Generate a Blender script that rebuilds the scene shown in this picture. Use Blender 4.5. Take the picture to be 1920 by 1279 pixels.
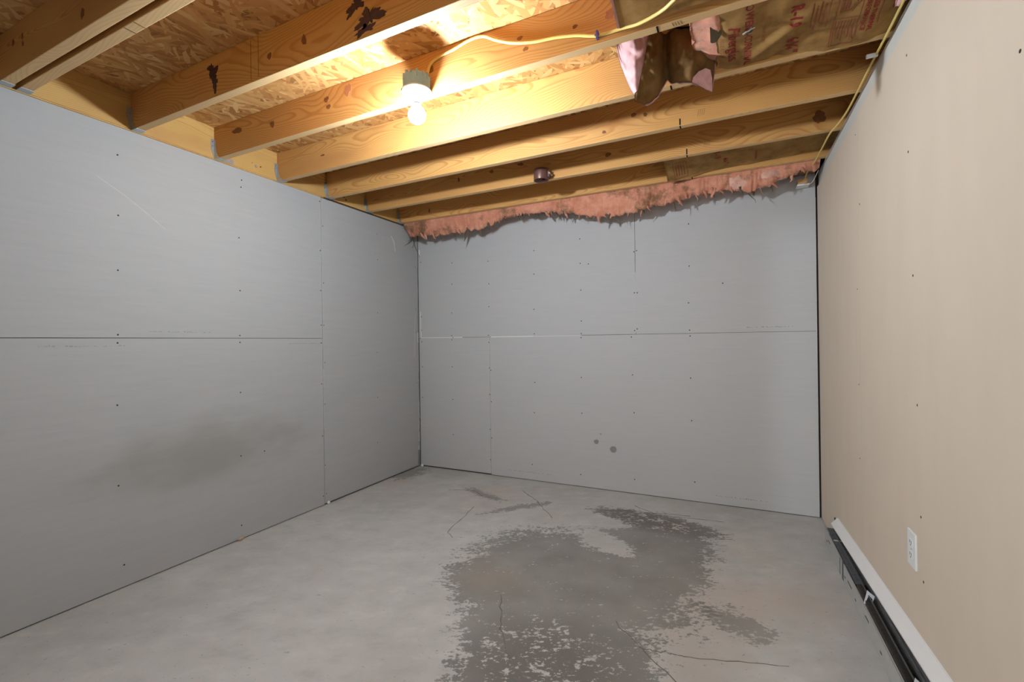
import bpy, bmesh, math, random
from mathutils import Vector, Matrix, noise

# ------------------------------------------------------------------ camera, world, exposure
scene = bpy.context.scene
for o in list(bpy.data.objects):
    bpy.data.objects.remove(o)
COL = scene.collection

F_PX, YAW, PITCH, ROLL, CAM_H = 850.85, 0.4470, 0.0011, -0.0131, 1.1818
fw = Vector((-math.sin(YAW) * math.cos(PITCH), math.cos(YAW) * math.cos(PITCH), math.sin(PITCH)))
rt0 = Vector((math.cos(YAW), math.sin(YAW), 0))
up0 = rt0.cross(fw)
rt = math.cos(ROLL) * rt0 + math.sin(ROLL) * up0
up = -math.sin(ROLL) * rt0 + math.cos(ROLL) * up0
cam_d = bpy.data.cameras.new('camera')
cam_d.sensor_fit = 'HORIZONTAL'
cam_d.sensor_width = 36.0
cam_d.lens = F_PX * 36.0 / 1920.0
cam_d.clip_start = 0.02
cam = bpy.data.objects.new('camera', cam_d)
COL.objects.link(cam)
M = Matrix((rt, up, -fw)).transposed().to_4x4()
M.translation = Vector((0, 0, CAM_H))
cam.matrix_world = M
scene.camera = cam

world = bpy.data.worlds.new('world')
scene.world = world
world.use_nodes = True
world.node_tree.nodes['Background'].inputs[0].default_value = (0.9, 0.95, 1.0, 1)
world.node_tree.nodes['Background'].inputs[1].default_value = 0.0

scene.view_settings.view_transform = 'Standard'
scene.view_settings.look = 'None'
scene.view_settings.exposure = 0.0
scene.view_settings.gamma = 1.0
scene.view_settings.use_curve_mapping = False
try:
    scene.cycles.use_denoising = True
    scene.cycles.use_light_tree = False
    scene.cycles.max_bounces = 6
    scene.cycles.diffuse_bounces = 4
    scene.cycles.glossy_bounces = 2
    scene.cycles.caustics_reflective = False
    scene.cycles.caustics_refractive = False
    scene.cycles.adaptive_threshold = 0.04
    scene.cycles.sample_clamp_indirect = 6.0
except Exception:
    pass

BULB_STRENGTH = 1740.0       # bare bulb in this room, lower dome
BULB_COL = (0.865, 0.95, 1.03)
BULB_UPPER = 0.12            # an LED bulb sends less light back towards its base
HALL_STRENGTH = 4600.0       # bare bulb in the space behind the doorway
FILL_POWER = 125.0            # unseen fill light added in that space, watts

fill_d = bpy.data.lights.new('hall_fill_light', 'AREA')  # added fill light behind the doorway, no window known there
fill_d.shape = 'RECTANGLE'
fill_d.size, fill_d.size_y = 2.6, 1.5
fill_d.energy = FILL_POWER
fill_d.color = (0.95, 0.98, 1.0)
fill = bpy.data.objects.new('hall_fill_light', fill_d)
fill.location = (-0.68, -4.96, 1.35)
fill.rotation_euler = (math.radians(90), 0, 0)      # faces +y, into the building
COL.objects.link(fill)

# ------------------------------------------------------------------ dimensions (metres)
A, B, C = 2.689, 3.543, 0.529          # left wall x = -A, back wall y = B, right wall x = C
ZJ, JH, JW = 2.2653, 0.184, 0.038      # joist underside, depth, width
ZC = ZJ + JH                           # underside of the floor sheathing
Y1, SP = 1.2288, 0.4064                # first single joist, spacing
T = 0.0127
YREAR = -2.2
rnd = random.Random(5)

# ------------------------------------------------------------------ helpers: objects
def link(o, parent=None):
    COL.objects.link(o)
    if parent is not None:
        o.parent = parent
    return o

WORLD_LOC = {}

def mesh_obj(name, verts, faces, mat, parent=None, loc=(0, 0, 0), smooth=False):
    """verts in world space; loc = object origin in world space"""
    loc = Vector(loc)
    me = bpy.data.meshes.new(name)
    me.from_pydata([tuple(Vector(v) - loc) for v in verts], [], faces)
    me.materials.append(mat)
    if smooth:
        me.polygons.foreach_set('use_smooth', [True] * len(me.polygons))
    me.update()
    o = bpy.data.objects.new(name, me)
    o.location = loc - (WORLD_LOC[parent.name] if parent is not None else Vector((0, 0, 0)))
    link(o, parent)
    WORLD_LOC[o.name] = loc
    return o

def clone(src, name, parent, loc):
    loc = Vector(loc)
    o = bpy.data.objects.new(name, src.data)
    o.location = loc - (WORLD_LOC[parent.name] if parent is not None else Vector((0, 0, 0)))
    link(o, parent)
    WORLD_LOC[o.name] = loc
    return o

def empty(name, loc):
    o = bpy.data.objects.new(name, None)
    o.empty_display_size = 0.05
    o.location = loc
    link(o)
    WORLD_LOC[o.name] = Vector(loc)
    return o

def tag(o, label, cat, group=None):
    o['label'] = label
    o['category'] = cat
    if group:
        o['group'] = group
    return o

def struct(o, label=None):
    o['kind'] = 'structure'
    if label:
        o['label'] = label
    return o

class MB:
    def __init__(s):
        s.v, s.f = [], []

    def add(s, verts, faces):
        k = len(s.v)
        s.v += [tuple(v) for v in verts]
        s.f += [tuple(i + k for i in f) for f in faces]
        return s

    def box(s, x0, x1, y0, y1, z0, z1, bev=0.0):
        if bev <= 0:
            v = [(x0, y0, z0), (x1, y0, z0), (x1, y1, z0), (x0, y1, z0),
                 (x0, y0, z1), (x1, y0, z1), (x1, y1, z1), (x0, y1, z1)]
            f = [(0, 3, 2, 1), (4, 5, 6, 7), (0, 1, 5, 4), (1, 2, 6, 5), (2, 3, 7, 6), (3, 0, 4, 7)]
            return s.add(v, f)
        bm = bmesh.new()
        bmesh.ops.create_cube(bm, size=1)
        for q in bm.verts:
            q.co = Vector(((x0 + x1) / 2 + q.co.x * (x1 - x0), (y0 + y1) / 2 + q.co.y * (y1 - y0),
                           (z0 + z1) / 2 + q.co.z * (z1 - z0)))
        bmesh.ops.bevel(bm, geom=bm.edges[:], offset=bev, segments=2, affect='EDGES', profile=0.5)
        bm.verts.index_update()
        s.add([q.co.copy() for q in bm.verts], [[q.index for q in f.verts] for f in bm.faces])
        bm.free()
        return s

    def lathe(s, prof, c, n=32, axis='Z', cap0=True, cap1=True):
        """prof = [(r, h)...] around axis through c"""
        vs, fs = [], []
        for r, h in prof:
            for k in range(n):
                a = 2 * math.pi * k / n
                p = (r * math.cos(a), r * math.sin(a), h)
                if axis == 'X':
                    p = (p[2], p[0], p[1])
                elif axis == 'Y':
                    p = (p[0], p[2], p[1])
                vs.append((c[0] + p[0], c[1] + p[1], c[2] + p[2]))
        m = len(prof)
        for j in range(m - 1):
            for k in range(n):
                fs.append((j * n + k, j * n + (k + 1) % n, (j + 1) * n + (k + 1) % n, (j + 1) * n + k))
        if cap0:
            fs.append(tuple(reversed(range(n))))
        if cap1:
            fs.append(tuple((m - 1) * n + k for k in range(n)))
        return s.add(vs, fs)

    def prism(s, pts, vec):
        """polygon pts (3d) extruded by vec"""
        n = len(pts)
        v = [Vector(p) for p in pts] + [Vector(p) + Vector(vec) for p in pts]
        f = [tuple(range(n)), tuple(reversed(range(n, 2 * n)))]
        f += [(k, (k + 1) % n, n + (k + 1) % n, n + k) for k in range(n)]
        return s.add(v, f)

    def tube(s, pts, r, n=8, flat=1.0, sub=6):
        pts = [Vector(p) for p in pts]
        path = []
        for i in range(len(pts) - 1):
            p0, p1, p2, p3 = pts[max(i - 1, 0)], pts[i], pts[i + 1], pts[min(i + 2, len(pts) - 1)]
            for k in range(sub):
                t = k / sub
                path.append(0.5 * ((2 * p1) + (p2 - p0) * t + (2 * p0 - 5 * p1 + 4 * p2 - p3) * t * t
                                   + (3 * p1 - p0 - 3 * p2 + p3) * t ** 3))
        path.append(pts[-1])
        nrm = None
        rings = []
        for i, q in enumerate(path):
            d = (path[min(i + 1, len(path) - 1)] - path[max(i - 1, 0)]).normalized()
            if nrm is None:
                nrm = d.orthogonal().normalized() if abs(d.z) > .9 else Vector((0, 0, 1))
            nrm = (nrm - d * nrm.dot(d)).normalized()
            bn = d.cross(nrm)
            rr = r[min(int(i * len(r) / len(path)), len(r) - 1)] if isinstance(r, (list, tuple)) else r
            rings.append([q + nrm * math.cos(2 * math.pi * k / n) * rr + bn * math.sin(2 * math.pi * k / n) * rr * flat
                          for k in range(n)])
        vs = [p for R in rings for p in R]
        fs = []
        for j in range(len(rings) - 1):
            for k in range(n):
                fs.append((j * n + k, j * n + (k + 1) % n, (j + 1) * n + (k + 1) % n, (j + 1) * n + k))
        fs.append(tuple(reversed(range(n))))
        fs.append(tuple((len(rings) - 1) * n + k for k in range(n)))
        return s.add(vs, fs)

    def obj(s, name, mat, parent=None, loc=(0, 0, 0), smooth=False):
        return mesh_obj(name, s.v, s.f, mat, parent, loc, smooth)

def fbm(p, s, octv=4):
    v, a, t = 0.0, 1.0, 0.0
    q = Vector(p) * s
    for _ in range(octv):
        v += a * noise.noise(q)
        t += a
        q = q * 2.03 + Vector((3.1, 1.7, 5.3))
        a *= 0.55
    return v / t

# ------------------------------------------------------------------ helpers: materials
class G:
    def __init__(s, name, rough=0.8, spec=0.3):
        s.m = bpy.data.materials.new(name)
        s.m.use_nodes = True
        s.t = s.m.node_tree
        s.b = s.t.nodes['Principled BSDF']
        s.b.inputs['Roughness'].default_value = rough
        s.b.inputs['Specular IOR Level'].default_value = spec

    def n(s, typ, props=None, **inp):
        nd = s.t.nodes.new('ShaderNode' + typ)
        for k, v in (props or {}).items():
            setattr(nd, k, v)
        for k, v in inp.items():
            s.put(nd, k.replace('_', ' '), v)
        return nd

    def put(s, nd, key, v):
        i = nd.inputs[int(key)] if key.isdigit() else nd.inputs[key]
        if isinstance(v, bpy.types.NodeSocket):
            s.t.links.new(v, i)
        else:
            i.default_value = v

    def math(s, op, a, b=0.0, c=0.0, clamp=False):
        nd = s.t.nodes.new('ShaderNodeMath')
        nd.operation = op
        nd.use_clamp = clamp
        for i, v in enumerate((a, b, c)):
            if isinstance(v, bpy.types.NodeSocket):
                s.t.links.new(v, nd.inputs[i])
            else:
                nd.inputs[i].default_value = v
        return nd.outputs[0]

    def vmath(s, op, a, b):
        nd = s.t.nodes.new('ShaderNodeVectorMath')
        nd.operation = op
        for i, v in enumerate((a, b)):
            if isinstance(v, bpy.types.NodeSocket):
                s.t.links.new(v, nd.inputs[i])
            else:
                nd.inputs[i].default_value = v
        return nd.outputs[0]

    def co(s):
        return s.n('TexCoord').outputs['Object']

    def mapping(s, vec, loc=(0, 0, 0), rot=(0, 0, 0), scale=(1, 1, 1)):
        nd = s.n('Mapping')
        s.put(nd, 'Vector', vec)
        nd.inputs['Location'].default_value = loc
        nd.inputs['Rotation'].default_value = rot
        nd.inputs['Scale'].default_value = scale
        return nd.outputs[0]

    def noise(s, vec, scale, detail=4, rough=0.55, dist=0.0):
        nd = s.n('TexNoise')
        s.put(nd, 'Vector', vec)
        nd.inputs['Scale'].default_value = scale
        nd.inputs['Detail'].default_value = detail
        nd.inputs['Roughness'].default_value = rough
        nd.inputs['Distortion'].default_value = dist
        return nd.outputs['Fac']

    def ramp(s, fac, stops, interp='LINEAR'):
        nd = s.n('ValToRGB')
        s.put(nd, 'Fac', fac)
        cr = nd.color_ramp
        cr.interpolation = interp
        while len(cr.elements) > 1:
            cr.elements.remove(cr.elements[-1])
        cr.elements[0].position = stops[0][0]
        cr.elements[0].color = tuple(stops[0][1]) + (1,) if not isinstance(stops[0][1], (int, float)) else (stops[0][1],) * 3 + (1,)
        for p, c in stops[1:]:
            e = cr.elements.new(p)
            e.color = tuple(c) + (1,) if not isinstance(c, (int, float)) else (c, c, c, 1)
        return nd.outputs['Color']

    def mix(s, fac, a, b, blend='MIX'):
        nd = s.n('Mix', {'data_type': 'RGBA', 'blend_type': blend})
        for key, v in ((0, fac), (6, a), (7, b)):
            if isinstance(v, bpy.types.NodeSocket):
                s.t.links.new(v, nd.inputs[key])
            else:
                nd.inputs[key].default_value = v if isinstance(v, (int, float)) else (tuple(v) + (1,))[:4]
        return nd.outputs[2]

    def bump(s, h, strength=0.2, dist=0.002):
        nd = s.n('Bump')
        s.put(nd, 'Height', h)
        nd.inputs['Strength'].default_value = strength
        nd.inputs['Distance'].default_value = dist
        s.t.links.new(nd.outputs[0], s.b.inputs['Normal'])

    def color(s, c):
        s.put(s.b, 'Base Color', c if isinstance(c, bpy.types.NodeSocket) else (tuple(c) + (1,))[:4])
        return s

def plain(name, col, rough=0.6, spec=0.3, metal=0.0, var=0.12, sc=40.0):
    g = G(name, rough, spec)
    f = g.noise(g.co(), sc, 3)
    g.color(g.mix(f, [c * (1 - var) for c in col], [min(1, c * (1 + var)) for c in col]))
    g.b.inputs['Metallic'].default_value = metal
    return g.m

def wood_mat(name, light, dark, rings=150.0, redden=(0.42, 0.18, 0.07), along_y=False):
    g = G(name, 0.62, 0.25)
    co = g.co()
    if along_y:
        co = g.mapping(co, rot=(0, 0, math.pi / 2))
    rv = g.n('ObjectInfo').outputs['Random']
    off = g.n('CombineXYZ')
    g.put(off, 'X', g.math('MULTIPLY', rv, 37.0))
    g.put(off, 'Y', g.math('MULTIPLY', rv, 11.0))
    p = g.vmath('ADD', co, off.outputs[0])
    xyz = g.n('SeparateXYZ'); g.put(xyz, 'Vector', co)
    ps = g.mapping(p, scale=(0.55, 1.2, 1.2))
    na = g.noise(ps, 1.7, 2)
    nb = g.noise(g.vmath('ADD', ps, (7.3, 2.2, 9.1)), 1.5, 2)
    yy = g.math('ADD', xyz.outputs[1], g.math('MULTIPLY_ADD', na, 0.16, -0.02))
    zz = g.math('ADD', xyz.outputs[2], g.math('MULTIPLY_ADD', nb, 0.5, -0.36))
    r = g.math('SQRT', g.math('ADD', g.math('MULTIPLY', yy, yy), g.math('MULTIPLY', zz, zz)))
    fib = g.noise(g.mapping(p, scale=(5, 190, 190)), 1.0, 3)
    wob = g.noise(g.mapping(p, scale=(6, 30, 30)), 1.0, 2)
    v = g.math('FRACT', g.math('MULTIPLY_ADD', wob, 0.5, g.math('MULTIPLY', r, rings)))
    band = g.ramp(v, [(0.0, 0.05), (0.55, 0.22), (0.82, 0.95), (0.93, 0.8), (1.0, 0.05)])
    base = g.mix(g.math('MULTIPLY', band, 0.75), light, dark)
    base = g.mix(g.math('MULTIPLY', fib, 0.35), base, dark)
    pat = g.noise(g.mapping(p, scale=(1.5, 6, 6)), 1.0, 3)
    base = g.mix(g.ramp(pat, [(0.5, 0.0), (0.75, 0.55)]), base, redden)
    tint = g.math('MULTIPLY_ADD', rv, 0.25, 0.87)
    tc = g.n('CombineXYZ')
    for k in 'XYZ':
        g.put(tc, k, tint)
    base = g.mix(1.0, base, tc.outputs[0], 'MULTIPLY')
    g.color(base)
    g.bump(fib, 0.10, 0.0012)
    return g.m

def osb_mat():
    g = G('oriented_strand_board', 0.65, 0.2)
    co = g.co()
    warp = g.n('TexNoise'); g.put(warp, 'Vector', co); warp.inputs['Scale'].default_value = 7
    wv = g.vmath('MULTIPLY', g.vmath('SUBTRACT', warp.outputs['Color'], (0.5, 0.5, 0.5)), (0.03, 0.03, 0.0))
    p = g.vmath('ADD', co, wv)
    best = None
    for k, (ang, sx, sy, o) in enumerate([(-0.50, 46, 7.5, 0), (0.10, 40, 6.5, 5), (0.55, 52, 8.5, 11), (-1.0, 60, 11, 17), (1.25, 58, 10, 23)]):
        q = g.mapping(p, loc=(o, o * 1.7, 0), rot=(0, 0, ang))
        q = g.mapping(q, scale=(sx, sy, 0.0))
        vo = g.n('TexVoronoi', {'voronoi_dimensions': '2D'})
        g.put(vo, 'Vector', q)
        vo.inputs['Scale'].default_value = 1.0
        sp = g.n('SeparateColor'); g.put(sp, 'Color', vo.outputs['Color'])
        h = sp.outputs[0] if k < 3 else g.math('MULTIPLY', sp.outputs[0], 0.93)
        best = (h, sp.outputs[1]) if best is None else (
            g.math('MAXIMUM', best[0], h),
            g.n('Mix', {'data_type': 'FLOAT'}, **{'0': g.math('GREATER_THAN', h, best[0]), '2': best[1], '3': sp.outputs[1]}).outputs[0])
    h, tone = best
    c = g.ramp(tone, [(0.0, (0.36, 0.165, 0.05)), (0.35, (0.53, 0.28, 0.095)), (0.75, (0.63, 0.37, 0.14)), (1.0, (0.72, 0.48, 0.22))])
    gap = g.ramp(h, [(0.42, 0.75), (0.62, 0.0)])
    c = g.mix(gap, c, (0.17, 0.065, 0.018))
    blot = g.noise(co, 2.2, 3)
    c = g.mix(g.ramp(blot, [(0.45, 0.0), (0.8, 0.45)]), c, (0.38, 0.17, 0.06))
    g.color(c)
    g.bump(h, 0.35, 0.003)
    return g.m

def drywall_mat(name, c0, c1, smudge=None, along='Y'):
    g = G(name, 0.85, 0.15)
    co = g.co()
    f = g.noise(g.mapping(co, scale=(5, 5, 60) if along else (9, 9, 3)), 1.0, 3)
    big = g.noise(co, 1.3, 3)
    sp = g.noise(co, 420.0, 2)
    f = g.math('ADD', g.math('MULTIPLY', f, 0.5), g.math('ADD', g.math('MULTIPLY', big, 0.25), g.math('MULTIPLY', sp, 0.25)))
    c = g.mix(g.ramp(f, [(0.35, 0.0), (0.65, 1.0)]), c0, c1)
    for (loc, rad, col, amt) in (smudge or []):
        q = g.vmath('MULTIPLY', g.vmath('SUBTRACT', co, loc), tuple(1.0 / r for r in rad))
        ln = g.n('VectorMath', {'operation': 'LENGTH'}); g.put(ln, '0', q)
        wob = g.noise(g.mapping(co, scale=(3, 3, 7)), 1.0, 4)
        d = g.math('ADD', ln.outputs['Value'], g.math('MULTIPLY_ADD', wob, 1.0, -0.5))
        c = g.mix(g.ramp(d, [(0.1, amt), (1.0, 0.0)], 'EASE'), c, col)
    g.color(c)
    return g.m

def ellipses(g, co, lst):
    best = None
    for (cx, cy, rx, ry, rot) in lst:
        q = g.n('VectorRotate', {'rotation_type': 'Z_AXIS'})
        g.put(q, 'Vector', g.vmath('SUBTRACT', co, (cx, cy, 0)))
        q.inputs['Angle'].default_value = rot
        q = g.vmath('MULTIPLY', q.outputs[0], (1 / rx, 1 / ry, 0))
        ln = g.n('VectorMath', {'operation': 'LENGTH'}); g.put(ln, '0', q)
        v = g.math('SUBTRACT', 1.0, ln.outputs['Value'])
        best = v if best is None else g.math('MAXIMUM', best, v)
    return best

def concrete_mat():
    g = G('stained_concrete', 0.72, 0.25)
    co = g.co()
    pr = g.mapping(co, rot=(0, 0, -0.42))
    ps = g.mapping(pr, scale=(1, 1.5, 1))
    big = g.noise(co, 1.6, 5)
    mid = g.noise(ps, 6.0, 6, 0.65)
    fine = g.noise(co, 240.0, 3)
    base = g.ramp(big, [(0.3, (0.415, 0.41, 0.39)), (0.5, (0.475, 0.47, 0.445)), (0.7, (0.53, 0.52, 0.495))])
    base = g.mix(g.ramp(mid, [(0.33, 0.55), (0.49, 0.0)]), base, (0.37, 0.36, 0.335))
    base = g.mix(g.ramp(mid, [(0.53, 0.0), (0.68, 0.5)]), base, (0.60, 0.59, 0.56))
    red = g.noise(g.vmath('ADD', co, (4.2, 9.1, 0)), 1.9, 4)
    redreg = ellipses(g, co, [(0.0, 2.2, 0.8, 0.8, 0), (-1.5, 2.95, 0.6, 0.35, 0.5), (-1.15, 2.1, 0.35, 0.2, .4), (-2.4, 3.0, .35, .25, 0)])
    redm = g.math('MULTIPLY', g.ramp(red, [(0.40, 0.0), (0.62, 0.7)]), g.math('MULTIPLY', redreg, 1.6, clamp=True))
    base = g.mix(redm, base, (0.47, 0.395, 0.34))
    tone = g.noise(co, 4.0, 5)
    n3 = g.noise(ps, 11.0, 8, 0.72)
    n4 = g.noise(ps, 42.0, 5, 0.7)
    nn = g.math('ADD', g.math('MULTIPLY_ADD', n3, 4.2, -2.1), g.math('MULTIPLY_ADD', n4, 4.0, -2.0))
    # broad soaked stain: solid inside, flaking towards its rim, with a worn pale patch in it
    reg = ellipses(g, co, [(-0.74, 2.22, 0.66, 0.50, 0.3), (-0.60, 1.58, 0.40, 0.46, 0.0), (-0.42, 2.75, 0.36, 0.46, 0.0), (-0.45, 3.05, 0.46, 0.15, 0.15),
                           (-1.02, 1.98, 0.36, 0.26, 0.3), (-0.34, 2.45, 0.26, 0.32, 0.0), (-0.78, 1.75, .32, .32, 0)])
    hole = ellipses(g, co, [(-0.62, 2.60, 0.26, 0.17, 0.2), (-0.75, 2.92, 0.26, 0.10, 0.2)])
    fld = g.math('SUBTRACT', g.math('MULTIPLY_ADD', reg, 3.0, 0.05), g.math('MULTIPLY', g.math('MAXIMUM', hole, 0.0), 2.6))
    drk = ellipses(g, co, [(-0.62, 1.52, 0.42, 0.40, 0.0), (-0.45, 3.05, 0.5, 0.2, 0.15)])
    cap = g.math('MULTIPLY_ADD', g.math('MULTIPLY', drk, 2.0, clamp=True), -0.42, 1.12)
    fld = g.math('MAXIMUM', g.math('MINIMUM', fld, cap), -1.6)
    m1 = g.ramp(g.math('ADD', fld, nn), [(0.28, 0.0), (0.44, 0.88)])
    sc = g.mix(g.ramp(tone, [(0.3, 0.0), (0.7, 1.0)]), (0.145, 0.143, 0.132), (0.235, 0.23, 0.213))
    sc = g.mix(g.math('MULTIPLY', drk, 1.5, clamp=True), sc, (0.085, 0.072, 0.062))
    brn = ellipses(g, co, [(-1.1, 1.98, 0.25, 0.2, 0.2)])
    sc = g.mix(g.math('MULTIPLY', brn, 0.8, clamp=True), sc, (0.23, 0.18, 0.14))
    base = g.mix(m1, base, sc)
    # smaller flaked patches
    reg2 = ellipses(g, co, [(0.015, 2.10, 0.19, 0.12, 0.5), (-2.62, 3.30, 0.16, 0.25, 0.0), (-1.35, 2.95, .35, .06, -.8), (-1.75, 3.08, .3, .06, .4)])
    f2 = g.math('MAXIMUM', g.math('MULTIPLY', reg2, 1.6), -1.6)
    m2 = g.ramp(g.math('ADD', f2, nn), [(0.45, 0.0), (0.60, 0.72)])
    base = g.mix(m2, base, g.mix(tone, (0.13, 0.115, 0.10), (0.25, 0.24, 0.22)))
    n2 = n4
    # stray specks everywhere
    sp = g.noise(ps, 34.0, 5, 0.75)
    base = g.mix(g.ramp(sp, [(0.335, 0.6), (0.375, 0.0)]), base, (0.17, 0.155, 0.13))
    base = g.mix(g.math('MULTIPLY', fine, 0.25), base, (0.36, 0.35, 0.33))
    g.color(base)
    g.bump(fine, 0.08, 0.0015)
    return g.m

def fiber_mat():
    g = G('pink_fibreglass', 0.95, 0.05)
    co = g.co()
    a = g.noise(co, 14.0, 6, 0.7)
    b = g.noise(g.mapping(co, scale=(30, 90, 90)), 1.0, 5, 0.7)
    c = g.ramp(a, [(0.25, (0.42, 0.125, 0.07)), (0.5, (0.66, 0.26, 0.165)), (0.75, (0.80, 0.42, 0.28))])
    c = g.mix(g.math('MULTIPLY', b, 0.5), c, (0.62, 0.33, 0.22))
    d = g.noise(g.vmath('ADD', co, (3, 5, 1)), 5.0, 5, 0.7)
    c = g.mix(g.ramp(d, [(0.50, 0.0), (0.62, 0.85)]), c, (0.19, 0.105, 0.05))
    g.color(c)
    g.bump(b, 0.6, 0.006)
    g.b.inputs['Sheen Weight'].default_value = 0.2
    return g.m

def paper_mat(name='kraft_paper', k=1.0):
    g = G(name, 0.8, 0.12)
    co = g.co()
    a = g.noise(co, 9.0, 5, 0.65)
    b = g.noise(g.mapping(co, scale=(40, 140, 60)), 1.0, 3)
    c = g.ramp(a, [(0.3, (0.19, 0.10, 0.035)), (0.55, (0.36, 0.205, 0.07)), (0.75, (0.46, 0.28, 0.11))])
    c = g.mix(g.math('MULTIPLY', b, 0.3), c, (0.20, 0.11, 0.04))
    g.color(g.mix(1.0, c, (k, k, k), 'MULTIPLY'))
    g.bump(a, 0.2, 0.003)
    return g.m

def emit_mat(name, strength, col=(1, 1, 1)):
    g = G(name)
    g.color((0.9, 0.9, 0.9))
    g.b.inputs['Emission Color'].default_value = col + (1,)
    g.b.inputs['Emission Strength'].default_value = strength
    return g.m

LIGHTW = (0.66, 0.43, 0.19)
M_JOIST = wood_mat('pine_joist', (0.645, 0.37, 0.128), (0.41, 0.172, 0.042))
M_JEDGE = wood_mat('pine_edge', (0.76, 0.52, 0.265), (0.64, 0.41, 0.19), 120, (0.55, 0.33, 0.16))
M_LEDGER = wood_mat('pine_ledger', (0.66, 0.43, 0.155), (0.46, 0.25, 0.07), 110, along_y=True)
M_WOODB = wood_mat('pine_offcut', (0.60, 0.40, 0.2), (0.40, 0.22, 0.09), 200)
M_OSB = osb_mat()
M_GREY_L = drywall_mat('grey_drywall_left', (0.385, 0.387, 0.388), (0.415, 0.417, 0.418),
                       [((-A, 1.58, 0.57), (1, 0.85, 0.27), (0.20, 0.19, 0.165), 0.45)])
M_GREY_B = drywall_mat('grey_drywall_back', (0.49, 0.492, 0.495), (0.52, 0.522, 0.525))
M_TAN = drywall_mat('tan_painted_drywall', (0.665, 0.56, 0.445), (0.695, 0.59, 0.475), None, '')
M_STRIP = plain('pale_grey_board', (0.60, 0.58, 0.53), 0.8, 0.2, 0, 0.06)
M_DARK = plain('dark_cavity', (0.045, 0.035, 0.028), 0.9, 0.1)
M_CONC = concrete_mat()
M_GALV = plain('galvanised_steel', (0.50, 0.54, 0.56), 0.38, 0.5, 0.85, 0.25, 90)
M_NAILHEAD = plain('nail_head', (0.40, 0.38, 0.36), 0.4, 0.5, 0.8, 0.2)
M_SCREW = plain('black_screw', (0.012, 0.011, 0.012), 0.5, 0.4)
M_GYP = plain('white_gypsum', (0.82, 0.82, 0.80), 0.9, 0.1, 0, 0.05)
M_SCUFF = plain('pale_scuff', (0.55, 0.55, 0.54), 0.9, 0.1, 0, 0.25, 60)
M_INK = plain('faint_ink', (0.31, 0.31, 0.305), 0.9, 0.1)
M_SPOT = plain('grey_spot', (0.26, 0.26, 0.255), 0.8, 0.2)
M_KNOT = plain('knot', (0.21, 0.085, 0.035), 0.6, 0.2, 0, 0.5, 70)
M_KNOTR = plain('reddish_knot', (0.42, 0.18, 0.09), 0.6, 0.2, 0, 0.3, 70)
M_MOULD = plain('dark_stain', (0.075, 0.045, 0.04), 0.8, 0.1, 0, 0.45, 60)
M_MARK = plain('black_marker', (0.02, 0.015, 0.015), 0.8, 0.1)
M_PENCIL = plain('pencil', (0.22, 0.12, 0.06), 0.8, 0.1)
M_PINK = fiber_mat()
M_PALEPINK = plain('pale_pink_fibreglass', (0.66, 0.41, 0.41), 0.95, 0.05, 0, 0.4, 22)
M_PINKB = plain('light_salmon_fibreglass', (0.72, 0.42, 0.33), 0.95, 0.05, 0, 0.35, 30)
M_PAPER = paper_mat()
M_PAPERSH = paper_mat('shaded_kraft_paper', 0.5)  # same kraft paper, darkened: the shade on the hanging flap is in the colour
M_DIRT = plain('dirty_fibre', (0.13, 0.11, 0.08), 0.95, 0.05, 0, 0.4, 60)
M_RED = plain('red_print', (0.24, 0.028, 0.02), 0.7, 0.2, 0, 0.25, 120)
M_REDF = plain('faint_red_print', (0.24, 0.07, 0.035), 0.7, 0.2, 0, 0.25, 120)
M_YELLOW = plain('yellow_cable_jacket', (0.74, 0.56, 0.17), 0.42, 0.4, 0, 0.08)
M_STAPLE = plain('violet_staple', (0.09, 0.07, 0.20), 0.5, 0.4)
M_BOX = plain('blue_grey_plastic', (0.17, 0.27, 0.36), 0.55, 0.3, 0, 0.08)
M_PORC = plain('white_porcelain', (0.84, 0.84, 0.82), 0.3, 0.5, 0, 0.02)
M_BULB = emit_mat('lit_bulb', BULB_STRENGTH, BULB_COL)
M_BULBU = emit_mat('lit_bulb_collar', BULB_STRENGTH * BULB_UPPER, BULB_COL)
M_HALLB = emit_mat('hall_bulb', HALL_STRENGTH, (0.84, 0.94, 1.05))
M_COPPER = plain('dark_brown_metal', (0.16, 0.08, 0.065), 0.35, 0.5, 0.4, 0.3, 60)
M_WHITE = plain('white_enamel', (0.80, 0.79, 0.77), 0.45, 0.4, 0, 0.03)
M_PLATE = plain('white_plastic', (0.78, 0.79, 0.77), 0.4, 0.4, 0, 0.03)
M_HBLACK = plain('heater_black', (0.03, 0.03, 0.032), 0.6, 0.3, 0, 0.6, 60)
M_HDUST = plain('heater_dusty', (0.115, 0.12, 0.125), 0.7, 0.3, 0.2, 0.55, 45)
M_HLIP = plain('heater_lip', (0.46, 0.455, 0.43), 0.7, 0.3, 0.0, 0.12, 30)
M_FIN = plain('heater_fin', (0.10, 0.085, 0.075), 0.5, 0.4, 0.4, 0.4, 80)
M_CHIP = plain('tan_chip', (0.46, 0.34, 0.22), 0.9, 0.1)
M_PLAIN = plain('plain_wall', (0.20, 0.195, 0.19), 0.85, 0.1, 0, 0.04, 4)
M_SCRATCH = plain('floor_scratch', (0.16, 0.15, 0.13), 0.85, 0.1, 0, 0.3)

# ------------------------------------------------------------------ setting: floor, ceiling, walls
YH = -5.0      # far end of the space behind the doorway
fl = MB().box(-2.95, 0.85, YH - 0.1, 3.75, -0.12, 0.0).obj('floor', M_CONC)
struct(fl, 'bare grey concrete floor with dark flaking stains')
ce = MB().box(-2.95, 0.85, YH - 0.1, 3.75, ZC, ZC + 0.02).obj('ceiling', M_OSB)
struct(ce, 'strand board sheathing above the joists')

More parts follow.
